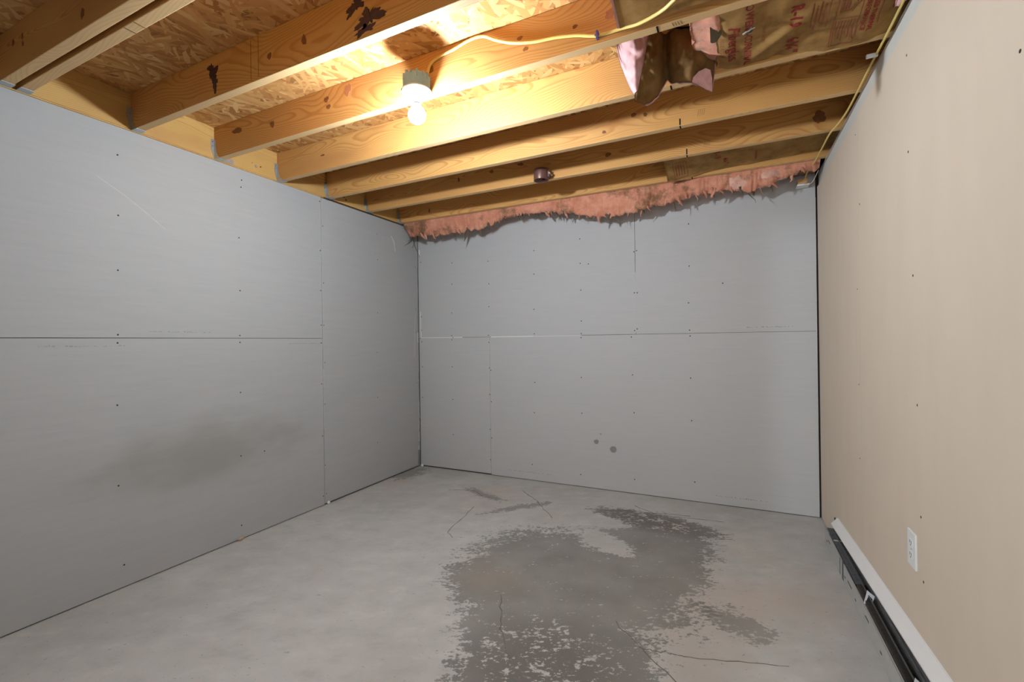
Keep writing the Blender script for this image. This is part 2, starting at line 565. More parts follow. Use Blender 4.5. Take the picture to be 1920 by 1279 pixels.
wl = MB().box(-A - 0.12, -A - T - 0.004, YREAR - 0.1, B + 0.1, 0.0, ZC).obj('wall_left', M_DARK)
struct(wl, 'left wall of unfinished grey drywall sheets')
wb = MB().box(-A - 0.1, C + 0.2, B + T + 0.004, B + 0.12, 0.0, ZC).obj('wall_back', M_DARK)
struct(wb, 'back wall of unfinished grey drywall sheets')
wr = MB().box(C + T + 0.012, C + 0.14, YREAR - 0.1, B + 0.1, 0.0, ZJ - 0.001).obj('wall_right', M_DARK)
struct(wr, 'right wall of tan painted drywall')

SCREW = None
def screw(parent, p, nrm, r=0.0042, mat=None):
    """small countersunk screw head, a short disc proud of the board"""
    global SCREW
    n = Vector(nrm)
    u = n.orthogonal().normalized()
    w = n.cross(u)
    mb = MB()
    vs, k = [], 8
    for h, q in ((-0.002, 1.0), (0.0006, 1.0), (0.0010, 0.55)):
        for i in range(k):
            a = 2 * math.pi * i / k
            vs.append(Vector(p) + n * h + (u * math.cos(a) + w * math.sin(a)) * r * q)
    fs = []
    for j in range(2):
        for i in range(k):
            fs.append((j * k + i, j * k + (i + 1) % k, (j + 1) * k + (i + 1) % k, (j + 1) * k + i))
    fs.append(tuple(2 * k + i for i in range(k)))
    key = (tuple(nrm), r)
    if key not in SCREWS:
        SCREWS[key] = mb.add(vs, fs).obj('screw', mat or M_SCREW, parent, p)
        return SCREWS[key]
    return clone(SCREWS[key], 'screw', parent, p)
SCREWS = {}

# left wall sheets
SEAMY = 2.3997
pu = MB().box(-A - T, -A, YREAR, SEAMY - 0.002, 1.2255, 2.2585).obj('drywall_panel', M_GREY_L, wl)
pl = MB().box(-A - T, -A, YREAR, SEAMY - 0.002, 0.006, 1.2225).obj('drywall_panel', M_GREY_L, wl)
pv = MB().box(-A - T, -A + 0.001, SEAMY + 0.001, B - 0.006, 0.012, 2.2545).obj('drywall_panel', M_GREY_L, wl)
for y, z in [(1.172, 2.12), (1.172, 1.824), (1.168, 1.555), (1.165, 1.240), (1.799, 2.194), (1.795, 2.15), (1.778, 1.836), (1.781, 1.514), (1.776, 1.240),
             (2.388, 2.225), (2.388, 1.865), (2.386, 1.572), (2.387, 1.319)]:
    screw(pu, (-A, y, z), (1, 0, 0))
for y, z in [(1.163, 1.2), (1.159, 0.897), (1.16, 0.505), (1.179, 0.112), (1.776, 1.198), (1.776, 0.893), (1.774, 0.507), (1.929, 0.502), (1.772, 0.086),
             (2.388, 1.19), (2.385, 0.89), (2.388, 0.509), (2.388, 0.071)]:
    screw(pl, (-A, y, z), (1, 0, 0))
for y, z in [(2.985, 2.11), (2.988, 1.892), (2.98, 1.439), (2.967, 1.104), (2.966, 0.725), (2.959, 0.343), (2.411, 1.319), (2.416, 1.045),
             (2.412, 0.739), (2.409, 0.292), (2.416, 0.08), (3.50, 1.9), (3.50, 1.5), (3.50, 1.28), (3.50, 0.8), (2.413, 2.05), (2.413, 1.63)]:
    screw(pv, (-A + 0.001, y, z), (1, 0, 0), 0.0036)
# pale exposed core along the sheet joint, scratches, printed dashes
def strip_on_left(name, pts, w, mat, parent, x=-A):
    """thin ribbon on the left wall through (y, z) points"""
    mb = MB()
    for i in range(len(pts) - 1):
        a, b = Vector((0, *pts[i])), Vector((0, *pts[i + 1]))
        d = (b - a).normalized()
        s = Vector((0, -d.z, d.y)) * w / 2
        q = [a + s, a - s, b - s, b + s]
        mb.prism([(x - 0.0005, v.y, v.z) for v in q], (0.0012, 0, 0))
    return mb.obj(name, mat, parent)
def strip_on_back(name, pts, w, mat, parent, y=B):
    mb = MB()
    for i in range(len(pts) - 1):
        a, b = Vector((pts[i][0], 0, pts[i][1])), Vector((pts[i + 1][0], 0, pts[i + 1][1]))
        d = (b - a).normalized()
        s = Vector((-d.z, 0, d.x)) * w / 2
        q = [a + s, a - s, b - s, b + s]
        mb.prism([(v.x, y + 0.0005, v.z) for v in q], (0, -0.0012, 0))
    return mb.obj(name, mat, parent)
for z0, z1, w in [(1.36, 2.23, 0.003), (1.02, 1.30, 0.002), (0.55, 0.95, 0.0028), (0.86, 1.0, 0.004)]:
    n = 10
    strip_on_left('exposed_core', [(SEAMY + 0.0018 + 0.0012 * rnd.uniform(-1, 1), z0 + (z1 - z0) * k / n) for k in range(n + 1)], w, M_SCUFF, pv, -A + 0.001)
strip_on_left('scratch', [(1.091, 1.991), (1.2, 1.93), (1.29, 1.867), (1.377, 1.801)], 0.0022, M_SCUFF, pu)
strip_on_left('scratch', [(3.16, 2.13), (3.20, 2.08), (3.215, 2.0)], 0.004, M_GYP, pv, -A + 0.001)
strip_on_left('scratch', [(3.11, 2.105), (3.125, 2.07)], 0.004, M_SCUFF, pv, -A + 0.001)
strip_on_left('scratch', [(3.06, 2.10), (3.075, 2.075)], 0.003, M_SCUFF, pv, -A + 0.001)
strip_on_left('scratch', [(3.50, 1.46), (3.482, 1.36), (3.478, 1.2), (3.474, 1.05)], 0.006, M_SCUFF, pv, -A + 0.001)
# broken paper edge along the corner
for z0, z1, w, m in [(0.02, 0.16, 0.028, M_SPOT), (0.16, 0.20, 0.03, M_SCUFF), (0.24, 0.33, 0.018, M_SCUFF), (0.36, 0.44, 0.013, M_SCUFF), (0.46, 0.62, 0.008, M_SCUFF),
                     (0.66, 0.9, 0.006, M_SPOT), (1.18, 1.28, 0.02, M_SCUFF), (1.28, 1.9, 0.005, M_SPOT)]:
    n = 6
    strip_on_left('torn_edge', [(B - 0.008 - w / 2 + 0.004 * rnd.uniform(-1, 1), z0 + (z1 - z0) * k / n) for k in range(n + 1)], w, m, pv, -A + 0.001)
def dashes(name, parent, wall, u0, u1, z, seed, h=0.008):
    r = random.Random(seed)
    mb = MB()
    u = u0
    while u < u1:
        L = r.uniform(0.004, 0.012)
        if r.random() < 0.78:
            zz = z + r.uniform(-.0015, .0015)
            hh = h * r.uniform(.25, .8)
            if wall == 'L':
                mb.box(-A - 0.0004, -A + 0.0006, u, u + L, zz, zz + hh)
            else:
                mb.box(u, u + L, B - 0.0006, B + 0.0004, zz, zz + hh)
        u += L + r.uniform(0.002, 0.007)
    return mb.obj(name, M_INK, parent)
dashes('printed_line', pu, 'L', 1.30, 1.62, 1.254, 3)
dashes('printed_line', pl, 'L', 0.88, 0.93, 1.185, 4)
dashes('printed_line', pl, 'L', 0.97, 1.20, 1.183, 5)
dashes('printed_line', pl, 'L', 2.10, 2.38, 1.184, 6)

# back wall sheets
XR = C - 0.011
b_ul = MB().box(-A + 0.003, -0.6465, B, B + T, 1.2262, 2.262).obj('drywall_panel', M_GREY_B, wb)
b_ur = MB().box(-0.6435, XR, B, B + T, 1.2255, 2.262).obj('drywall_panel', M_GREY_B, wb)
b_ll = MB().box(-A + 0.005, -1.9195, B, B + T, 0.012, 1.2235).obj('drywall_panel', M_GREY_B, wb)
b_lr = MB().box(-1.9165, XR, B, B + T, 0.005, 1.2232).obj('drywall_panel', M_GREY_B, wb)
bscr = [(-2.305, 1.915), (-2.308, 1.719), (-2.313, 1.453), (-2.316, 1.243), (-2.314, 1.205), (-2.314, 0.955), (-2.313, 0.654), (-2.312, 0.329), (-1.924, 1.897), (-1.919, 1.697), (-1.921, 1.494),
        (-1.929, 1.240), (-1.926, 1.177), (-1.924, 0.95), (-1.91, 0.93), (-1.924, 0.714), (-1.909, 0.65), (-1.925, 0.406), (-1.909, 0.33), (-1.924, 0.136), (-1.482, 1.948), (-1.485, 1.75), (-1.489, 1.452),
        (-1.488, 1.244), (-1.489, 0.834), (-1.497, 0.576), (-1.523, 0.136), (-1.08, 2.003), (-1.079, 1.805), (-1.012, 1.795), (-1.077, 1.589),
        (-1.076, 1.34), (-1.078, 1.239), (-1.08, 1.205), (-1.082, 0.884), (-1.082, 0.595), (-1.098, 0.099), (-0.653, 1.857), (-0.632, 1.864), (-0.653, 1.543),
        (-0.632, 1.542), (-0.655, 1.253), (-0.635, 1.265), (-0.68, 1.204), (-0.675, 0.913), (-0.667, 0.623), (-0.67, 0.111), (-0.259, 2.022),
        (-0.259, 1.715), (-0.266, 1.447), (-0.262, 1.248), (-0.259, 1.205), (-0.259, 0.898), (-0.256, 0.588), (-0.24, 0.143), (-0.039, 1.575),
        (-2.655, 1.95), (-2.655, 1.43), (-2.655, 1.30), (-2.655, 1.19), (-2.652, 0.95), (-2.652, 0.66)]
for x, z in bscr:
    pn = (b_ul if x < -0.645 else b_ur) if z > 1.2235 else (b_ll if x < -1.918 else b_lr)
    screw(pn, (x, B, z), (0, -1, 0), 0.0046)
strip_on_back('exposed_core', [(-1.905, 1.2245), (-1.70, 1.2245), (-1.50, 1.2240)], 0.006, M_GYP, b_lr)
strip_on_back('exposed_core', [(-1.50, 1.2240), (-1.28, 1.2238), (-1.08, 1.2235)], 0.0032, M_GYP, b_lr)
strip_on_back('exposed_core', [(-2.665, 1.2265), (-2.31, 1.226)], 0.005, M_GYP, b_ll)
strip_on_back('exposed_core', [(-2.295, 1.226), (-2.20, 1.226)], 0.0055, M_GYP, b_ll)
strip_on_back('exposed_core', [(-2.66, 1.23), (-2.665, 1.30), (-2.667, 1.48)], 0.006, M_GYP, b_ul)
strip_on_back('exposed_core', [(-2.673, 2.02), (-2.673, 2.07)], 0.010, M_GYP, b_ul)
strip_on_back('exposed_core', [(-1.9155, 0.02), (-1.9150, 0.5), (-1.9150, 0.9), (-1.9155, 1.19)], 0.0035, M_SCUFF, b_lr)
strip_on_back('exposed_core', [(-0.645, 1.24), (-0.645, 1.7)], 0.0025, M_SCUFF, b_ur)
strip_on_back('exposed_core', [(XR - 0.002, 0.02), (XR - 0.002, 1.0), (XR - 0.001, 2.1)], 0.004, M_SCUFF, b_lr)
strip_on_back('scratch', [(-2.32, 1.12), (-2.30, 1.06)], 0.004, M_SCUFF, b_ll)
dashes('printed_line', b_ur, 'B', 0.10, 0.40, 1.256, 8)
dashes('printed_line', b_lr, 'B', -0.10, 0.22, 0.062, 9)
dashes('printed_line', b_lr, 'B', -1.75, -1.35, 0.065, 10)
def blob(rx, rz, seed, n=22, irr=0.2, sharp=1.0):
    r = random.Random(seed)
    ph = [r.uniform(0, 6.28) for _ in range(6)]
    out = []
    for k in range(n):
        a = 2 * math.pi * k / n
        q = 1 + irr * (math.sin(2 * a + ph[0]) * .45 + math.sin(3 * a + ph[1]) * .45 + math.sin(5 * a + ph[2]) * .35 + math.sin(8 * a + ph[3]) * .25 * sharp
                       + math.sin(13 * a + ph[4]) * .16 * sharp + r.uniform(-.18, .18) * sharp)
        out.append((rx * q * math.cos(a), rz * q * math.sin(a)))
    return out
def spot_back(x, z, rx, rz, seed, mat, parent, irr=.05):
    MB().prism([(x + u, B + .0005, z + v) for u, v in blob(rx, rz, seed, 20, irr)], (0, -.0012, 0)).obj('spot', mat, parent)
spot_back(-0.831, 0.326, 0.026, 0.026, 1, M_SPOT, b_lr)
spot_back(-0.966, 0.375, 0.020, 0.018, 2, M_SPOT, b_lr, .1)
spot_back(-0.93, 0.44, 0.006, 0.006, 3, M_SPOT, b_lr)

# right wall sheets (tan), pale strip above
r_far = MB().box(C, C + T, 2.5165, B + 0.004, 0.008, 2.168).obj('drywall_panel', M_TAN, wr)
r_near = MB().box(C, C + T, YREAR, 2.515, 0.008, 2.182).obj('drywall_panel', M_TAN, wr)
MB().box(C + 0.008, C + T + 0.006, YREAR, B + 0.002, 2.10, ZJ - 0.0015).obj('top_strip', M_STRIP, wr)
for y, z in [(2.55, 2.105), (2.55, 1.40), (2.545, 0.966), (2.545, 0.629)]:
    screw(r_far, (C, y, z), (-1, 0, 0), 0.0034)
for y, z in [(2.49, 1.772), (1.882, 1.779), (1.855, 1.375), (1.834, 0.965), (1.816, 0.62), (1.802, 0.425), (1.255, 1.747), (1.884, 2.093)]:
    screw(r_near, (C, y, z), (-1, 0, 0), 0.0042)

# rear wall with the doorway behind the camera, and the space beyond it
DX0, DX1, DZ = -0.595, 0.32, 2.03
wrr = MB().box(-A - 0.1, DX0, YREAR - 0.11, YREAR, 0, ZC).box(DX1, C + 0.14, YREAR - 0.11, YREAR, 0, ZC).box(DX0, DX1, YREAR - 0.11, YREAR, DZ, ZC).obj('wall_rear', M_PLAIN)
struct(wrr)
wh = MB().box(-2.2, -2.1, YH, YREAR - 0.11, 0, ZC).box(0.75, 0.85, YH, YREAR - 0.11, 0, ZC).box(-2.2, 0.85, YH - 0.1, YH, 0, ZC).obj('wall_hall', M_PLAIN)
struct(wh)

ff = MB()
for x0, x1, z0, z1 in ((-2.03, -1.98, .55, 2.15), (0.62, 0.67, .55, 2.15), (-2.03, 0.67, .55, .60), (-2.03, 0.67, 2.10, 2.15)):
    ff.box(x0, x1, YH, YH + .035, z0, z1)
struct(ff.obj('hall_fill_frame', M_WHITE))  # made-up frame set around the added fill light, never in view

# ------------------------------------------------------------------ floor scratches
def floor_line(pts, w, seed):
    r = random.Random(seed)
    mb = MB()
    P = []
    for i in range(len(pts) - 1):
        n = 8
        for k in range(n):
            t = k / n
            P.append(Vector((pts[i][0] + (pts[i + 1][0] - pts[i][0]) * t + r.uniform(-.006, .006),
                             pts[i][1] + (pts[i + 1][1] - pts[i][1]) * t + r.uniform(-.006, .006), 0)))
    P.append(Vector((*pts[-1], 0)))
    for a, b in zip(P, P[1:]):
        d = (b - a).normalized()
        s = Vector((-d.y, d.x, 0)) * w * r.uniform(.4, 1.1) / 2
        mb.prism([(v.x, v.y, -0.0005) for v in (a + s, a - s, b - s, b + s)], (0, 0, 0.0011))
    mb.obj('scratch', M_SCRATCH, fl)
floor_line([(-0.324, 1.776), (-0.228, 1.79), (-0.154, 1.799), (0.179, 1.897)], 0.0045, 1)
floor_line([(-0.45, 1.90), (-0.185, 1.648), (-0.06, 1.53)], 0.004, 2)
floor_line([(-1.492, 3.272), (-1.30, 3.10), (-1.081, 2.837)], 0.005, 3)
floor_line([(-1.665, 2.817), (-1.601, 2.367), (-1.522, 2.318)], 0.004, 4)
floor_line([(-0.98, 1.88), (-0.86, 1.657), (-0.749, 1.503)], 0.006, 5)
floor_line([(-2.05, 3.05), (-1.85, 3.12), (-1.70, 3.02), (-1.5, 3.02)], 0.006, 6)
floor_line([(-0.80, 3.12), (-0.62, 3.18), (-0.25, 3.24)], 0.008, 7)
floor_line([(-0.62, 3.28), (-0.45, 3.18), (-0.05, 3.22)], 0.006, 8)

# ------------------------------------------------------------------ joists
XL, XRJ = -A + 0.002, C + 0.13
JMESH = None
JOISTS = {}
JLABEL = {
    'a': 'joist nearest the camera, first of the close-set pair at upper left',
    'b': 'joist behind the nearest one, narrow gap beside it, at upper left',
    0: 'pine joist with dark mould stains, in front of the lit bulb',
    1: 'pine joist that carries the lamp box and yellow cable',
    2: 'brightly lit pine joist just beyond the lit bulb',
    3: 'pine joist second beyond the bulb, between lit joist and pipe clamp joist',
    4: 'pine joist with the brown pipe clamp on its face',
    5: 'farthest pine joist, right above the pink insulation strip',
}
def joist(key, y):
    global JMESH
    loc = (XL, y, ZJ)
    if JMESH is None:
        JMESH = MB().box(XL, XRJ, y, y + JW, ZJ, ZC - 0.0005, 0.0025).obj('floor_joist', M_JOIST, None, loc)
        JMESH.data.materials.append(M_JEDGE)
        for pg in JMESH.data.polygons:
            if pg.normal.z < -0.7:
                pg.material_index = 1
        o = JMESH
    else:
        o = clone(JMESH, 'floor_joist', None, loc)
    tag(o, JLABEL[key], 'joist', 'pine floor joists overhead')
    JOISTS[key] = o
    return o
JY = {'a': 0.766, 'b': 0.8224}
for i in range(6):
    JY[i] = Y1 + i * SP
for k in ('a', 'b', 0, 1, 2, 3, 4, 5):
    joist(k, JY[k])

def decal(key, name, x, z, rx, rz, mat, seed, irr=0.25, sharp=1.0, n=22, rot=0.0):
    y = JY[key]
    pts = []
    for u, v in blob(rx, rz, seed, n, irr, sharp):
        uu, vv = u * math.cos(rot) - v * math.sin(rot), u * math.sin(rot) + v * math.cos(rot)
        pts.append((x + uu, y + 0.0006, max(ZJ + .002, min(ZC - .002, z + vv))))
    MB().prism(pts, (0, -0.0014, 0)).obj(name, mat, JOISTS[key], (x, y, z))
for d in [('a', -1.971, 2.318, .012, .018), ('a', -2.44, 2.382, .008, .012), ('a', -2.436, 2.352, .007, .010), ('a', -2.522, 2.381, .010, .014),
          (0, -1.456, 2.348, .012, .020), (0, -1.654, 2.343, .013, .012),
          (1, -2.476, 2.385, .045, .014), (1, -2.183, 2.357, .016, .016), (1, -1.786, 2.392, .015, .014), (1, -1.772, 2.354, .016, .010),
          (1, -0.506, 2.355, .010, .007), (1, -0.709, 2.33, .010, .008), (1, -0.732, 2.379, .012, .008), (1, -1.158, 2.372, .014, .016),
          (2, -2.268, 2.356, .016, .006), (3, -0.443, 2.371, .014, .010), (3, -0.383, 2.36, .010, .010), (3, -0.601, 2.314, .012, .008),
          (4, -1.787, 2.381, .008, .018), (4, -1.511, 2.392, .014, .012), (4, -1.285, 2.404, .022, .010), (4, 0.44, 2.341, .03, .03), (4, -0.678, 2.355, .02, .012),
          (5, -2.346, 2.332, .008, .018)]:
    decal(d[0], 'knot', d[1], d[2], d[3], d[4], M_KNOT, hash(d[1:3]) % 1000, .22)
decal(1, 'knot', -1.644, 2.405, .022, .028, M_KNOTR, 31, .3)
decal(1, 'knot', -0.372, 2.36, .020, .018, M_KNOTR, 32, .2)
decal(0, 'dark_stain', -2.024, 2.382, .027, .030, M_MOULD, 41, .5, 1.0, 60)
decal(0, 'dark_stain', -2.010, 2.330, .020, .036, M_MOULD, 42, .45, 1.0, 60)
decal(0, 'dark_stain', -1.190, 2.397, .042, .026, M_MOULD, 43, .5, 1.2, 90, .4)
decal(0, 'dark_stain', -1.130, 2.330, .052, .032, M_MOULD, 44, .5, 1.3, 90, .35)
decal(0, 'dark_stain', -1.150, 2.293, .036, .016, M_MOULD, 45, .5, 1.2, 70, .2)
for x in (-1.769, -1.722):
    MB().box(x, x + .0025, Y1 - .0007, Y1 + .0005, ZJ + .01, ZC - .01).obj('pencil_line', M_PENCIL, JOISTS[0], (x, Y1, ZJ))
for k in (1, 2, 3, 4, 5):
    y = JY[k]
    MB().box(-0.2165, -0.2095, y + 0.002, y + JW - 0.002, ZJ - .0008, ZJ + .0005).obj('marker_tick', M_MARK, JOISTS[k], (-0.213, y, ZJ))
    if k >= 3:
        MB().box(-0.2165, -0.2095, y - 0.0008, y + 0.0005, ZJ + .003, ZJ + .035).obj('marker_tick', M_MARK, JOISTS[k], (-0.213, y, ZJ))
for k, x in ((1, -0.165), (3, -0.13), (4, -0.12)):
    y = JY[k]
    mb = MB()
    for q in range(4):
        xx = x + q * .009
        yy = y + .006 if k == 1 else 0
        if k == 1:
            mb.prism([(xx, y + .008, ZJ - .0006), (xx + .0018, y + .008, ZJ - .0006), (xx + .006, y + .028, ZJ - .0006), (xx + .0042, y + .028, ZJ - .0006)], (0, 0, .001))
        else:
            mb.prism([(xx, y - .0006, ZJ + .03), (xx + .0015, y - .0006, ZJ + .03), (xx + .007, y - .0006, ZJ + .062), (xx + .0055, y - .0006, ZJ + .062)], (0, .001, 0))
    mb.obj('pencil_mark', M_PENCIL, JOISTS[k], (x, y, ZJ))
MB().box(-1.842, -1.838, .824, .859, ZJ - .0007, ZJ + .0005).obj('pencil_line', M_PENCIL, JOISTS['b'], (-1.84, .84, ZJ))
MB().box(-1.782, -1.778, .824, .859, ZJ - .0007, ZJ + .0005).obj('pencil_line', M_PENCIL, JOISTS['b'], (-1.78, .84, ZJ))

# ledger along the left wall
lg = MB().box(-A - 0.04, -A + 0.0015, YREAR, B, ZJ + 0.002, ZC - 0.0005, 0.002).obj('ledger_beam', M_LEDGER, None, (-A, 1.0, ZJ))
tag(lg, 'long pine ledger board above the left drywall, joist hangers nailed to it', 'beam')
MB().box(-A - 0.03, -A + 0.0045, YREAR, SEAMY + .02, 2.2595, ZJ - 0.0005).obj('sill_strip', M_LEDGER, lg, (-A, 1.0, 2.26))
for y, z, r, m in [(1.895, 2.312, .0085, M_NAILHEAD), (1.925, 2.318, .005, M_KNOT), (1.868, 2.325, .002, M_KNOT), (2.62, 2.32, .006, M_KNOT), (2.64, 2.305, .008, M_KNOT)]:
    MB().lathe([(r, 0), (r * .95, .002), (r * .6, .0045)], (-A + .0015, y, z), 14, 'X').obj('bolt' if m is M_NAILHEAD else 'nail_hole', m, lg, (-A, y, z), True)
MB().box(-A + .0012, -A + .0025, 1.675, 1.75, 2.270, 2.296).obj('metal_plate', M_GALV, lg, (-A, 1.71, 2.28))

# joist hangers
HLABEL = {'a': 'flat steel hanger under the nearest joist at upper left edge', 'b': 'flat steel hanger under second joist of the close pair',
          0: 'dark steel hanger at the end of the mould-stained joist', 1: 'shiny steel hanger at the end of the lamp-carrying joist',
          2: 'shiny steel hanger at the end of the brightly lit joist', 3: 'steel hanger above the vertical drywall joint',
          4: 'steel hanger at the end of the pipe clamp joist', 5: 'steel hanger nearest the back left corner, above pink insulation'}
def hanger(key):
    y = JY[key]
    x0 = -A + 0.0018
    e = empty('joist_hanger', (-A, y, ZJ))
    tag(e, HLABEL[key], 'joist hanger', 'galvanised joist hangers on the ledger')
    th = 0.0016
    for s, yb in ((-1, y), (1, y + JW)):
        if (key, s) in (('a', 1), ('b', -1)):
            continue            # no room for an inner flange between the close pair
        # nailing flange on the ledger
        fl_ = [(x0, yb, 2.380), (x0, yb + s * .016, 2.378), (x0, yb + s * .020, 2.345), (x0, yb + s * .020, 2.325), (x0, yb + s * .002, 2.268), (x0, yb, 2.266)]
        f = MB().prism(fl_, (0.0022, 0, 0)).obj('flange', M_GALV, e, (x0, yb, ZJ))
        for z, yo in ((2.362, .009), (2.338, .011)):
            MB().lathe([(.0042, 0), (.0038, .0025), (.002, .0045)], (x0 + .002, yb + s * yo, z), 10, 'X').obj('nail', M_NAILHEAD, f, (x0, yb, z), True)
        # side plate against the joist, curved front edge
        pr = [(x0, 2.376), (x0 + .012, 2.374), (x0 + .014, 2.34), (x0 + .018, 2.315), (x0 + .026, 2.29), (x0 + .040, 2.272), (x0 + .052, ZJ - .0025), (x0, ZJ - .0025)]
        MB().prism([(px, yb + s * .0002, pz) for px, pz in pr], (0, s * th, 0)).obj('side_plate', M_GALV, e, (x0, yb, ZJ))
    MB().box(x0, x0 + .052, y - .0015, y + JW + .0015, ZJ - .0030, ZJ - .0008).obj('seat', M_GALV, e, (x0, y, ZJ))
for k in JY:
    hanger(k)

# ------------------------------------------------------------------ lamp
LX, LY = -1.187, 1.571
e = empty('ceiling_lamp', (LX, LY, 2.33))
tag(e, 'bare lit bulb in white holder on round blue-grey box', 'lamp')
bx = MB().lathe([(.053, .0), (.0565, -.003), (.0575, -.050), (.0600, -.052), (.0600, -.056), (.050, -.056), (.050, -.004)], (LX, LY, 2.310), 36, cap0=True, cap1=True).obj('junction_box', M_BOX, e, (LX, LY, 2.325))
for k in range(14):
    a = 2 * math.pi * k / 14
    x, y = LX + math.cos(a) * .0545, LY + math.sin(a) * .0545
    MB().box(x - .004, x + .004, y - .004, y + .004, 2.288 + .008 * (k % 3), 2.318 - .004 * (k % 2), .001).obj('rib', M_BOX, bx, (x, y, 2.31))
MB().box(LX - .058, LX - .050, LY - .034, LY - .026, 2.250, 2.262).obj('nail_bracket', M_BOX, bx, (LX, LY, 2.3))
hd = MB().lathe([(.030, .002), (.0615, .0), (.0625, -.004), (.059, -.009), (.046, -.014), (.030, -.019), (.0225, -.025), (.0205, -.040), (.0195, -.048), (.015, -.048)],
                (LX, LY, 2.2530), 40).obj('lamp_holder', M_PORC, e, (LX, LY, 2.24), True)
for s in (-1, 1):
    MB().lathe([(.004, 0), (.0035, -.002)], (LX + s * .04, LY, 2.2385), 10).obj('screw', M_NAILHEAD, hd, (LX + s * .04, LY, 2.22))
nk = 2.2530 - .048
MB().lathe([(.0135, 0), (.0135, -.010), (.016, -.014)], (LX, LY, nk), 24).obj('bulb_cap', M_PORC, e, (LX, LY, nk), True)
prof = [(.0155, -.013)]
cz, R = -.055, .0365
for k in range(13):
    a = math.radians(62 - k * (152 / 12))
    prof.append((R * math.cos(a) if k < 12 else .0008, cz + R * math.sin(a) if k < 12 else cz - R))
MB().lathe(prof[:4], (LX, LY, nk), 28, cap1=False).obj('bulb_collar', M_BULBU, e, (LX, LY, nk + cz), True)
MB().lathe(prof[3:], (LX, LY, nk), 28, cap0=False).obj('bulb', M_BULB, e, (LX, LY, nk + cz), True)

# hall lamp behind the doorway
HX, HY = -0.90, -4.4
e2 = empty('hall_lamp', (HX, HY, ZC))
tag(e2, 'bare bulb lamp in the space behind the doorway', 'lamp')
MB().lathe([(.05, 0), (.055, -.03), (.03, -.06), (.02, -.09), (.018, -.345)], (HX, HY, ZC - .002), 24).obj('lamp_holder', M_PORC, e2, (HX, HY, ZC), True)
prof = [(.017, 0.0)] + [((R + .005) * math.cos(math.radians(60 - k * 12.5)), -.045 + (R + .005) * math.sin(math.radians(60 - k * 12.5))) for k in range(12)] + [(.0008, -.045 - R - .005)]
MB().lathe(prof, (HX, HY, ZC - .347), 24).obj('bulb', M_HALLB, e2, (HX, HY, ZC - .385), True)

# ------------------------------------------------------------------ cables
yc = JY[1] - 0.0065
cpts = [(LX + .03, LY + .02, 2.300), (-1.156, 1.606, 2.340), (-1.146, yc - .004, 2.392), (-1.091, yc, 2.412), (-1.037, yc, 2.420), (-0.958, yc, 2.436), (-0.895, yc, 2.432),
        (-0.834, yc, 2.398), (-0.763, yc, 2.366), (-0.672, yc, 2.343), (-0.584, yc, 2.333), (-0.50, yc, 2.316), (-0.42, yc, 2.291),
        (-0.333, yc - .006, 2.286), (-0.264, 1.598, 2.268), (-0.189, 1.555, 2.256), (-0.141, 1.50, 2.243), (-0.05, 1.41, 2.236), (0.2, 1.36, 2.24), (0.50, 1.34, 2.245)]
cb = MB().tube(cpts, 0.0058, 8, 0.55, 7).obj('electrical_cable', M_YELLOW, None, (LX, LY, 2.32), True)
tag(cb, 'yellow electrical cable running from the lamp box along the joist', 'cable')
st = MB().box(-0.424, -0.416, yc - .010, yc + .007, 2.278, 2.306, .001).box(-0.428, -0.412, yc - .009, yc - .006, 2.287, 2.293).obj('cable_staple', M_STAPLE, None, (-.42, yc, 2.29))
tag(st, 'small violet staple holding the yellow cable to the joist', 'staple')
c2 = [(0.514, 1.35, 2.252), (0.514, 1.60, 2.254), (0.515, 1.80, 2.256), (0.516, 2.0, 2.254), (0.517, 2.25, 2.256), (0.518, 2.50, 2.255), (0.516, 2.64, 2.254), (0.505, 2.76, 2.252), (0.488, 2.88, 2.252),
      (0.484, 3.07, 2.250), (0.478, 3.28, 2.246), (0.462, 3.42, 2.240), (0.456, 3.465, 2.222), (0.452, 3.470, 2.206), (0.43, 3.478, 2.197)]
cc = MB().tube(c2, 0.0055, 8, 0.7, 7).obj('electrical_cable', M_YELLOW, None, (0.5, 2.5, 2.25), True)
tag(cc, 'thin yellow cable along the top of the tan right wall', 'cable')
s2 = MB().box(0.485, 0.522, 2.155, 2.167, 2.248, 2.262, .002).obj('cable_staple', M_PLATE, None, (.5, 2.16, 2.25))
tag(s2, 'pale plastic staple on the cable above the tan wall', 'staple')

# ------------------------------------------------------------------ pipe clamp
PX, PY, PZ = -1.113, JY[4] - 0.052, 2.283
e = empty('pipe_clamp', (PX, PY, PZ))
tag(e, 'dark brown metal ring clamp fixed to a joist face', 'pipe clamp')
MB().lathe([(.0465, .034), (.0495, .034), (.0500, .030), (.0500, -.034), (.0490, -.037), (.0465, -.037), (.0460, .033)], (PX, PY, PZ), 36, cap0=False, cap1=False).obj('ring', M_COPPER, e, (PX, PY, PZ), True)
er = MB().box(PX + .047, PX + .062, PY - .010, PY - .004, PZ - .022, PZ + .018, .001).box(PX + .047, PX + .062, PY + .004, PY + .010, PZ - .022, PZ + .018, .001).obj('ear', M_COPPER, e, (PX + .05, PY, PZ))
MB().lathe([(.006, -.022), (.007, -.018), (.004, -.016), (.004, .014), (.0075, .014), (.0075, .02)], (PX + .066, PY, PZ - .004), 6, 'Y').obj('bolt', M_NAILHEAD, er, (PX + .056, PY, PZ))
MB().box(PX - .012, PX + .012, PY + .045, JY[4] - .0003, PZ - .02, PZ + .02, .001).obj('mount', M_COPPER, e, (PX, PY + .05, PZ))

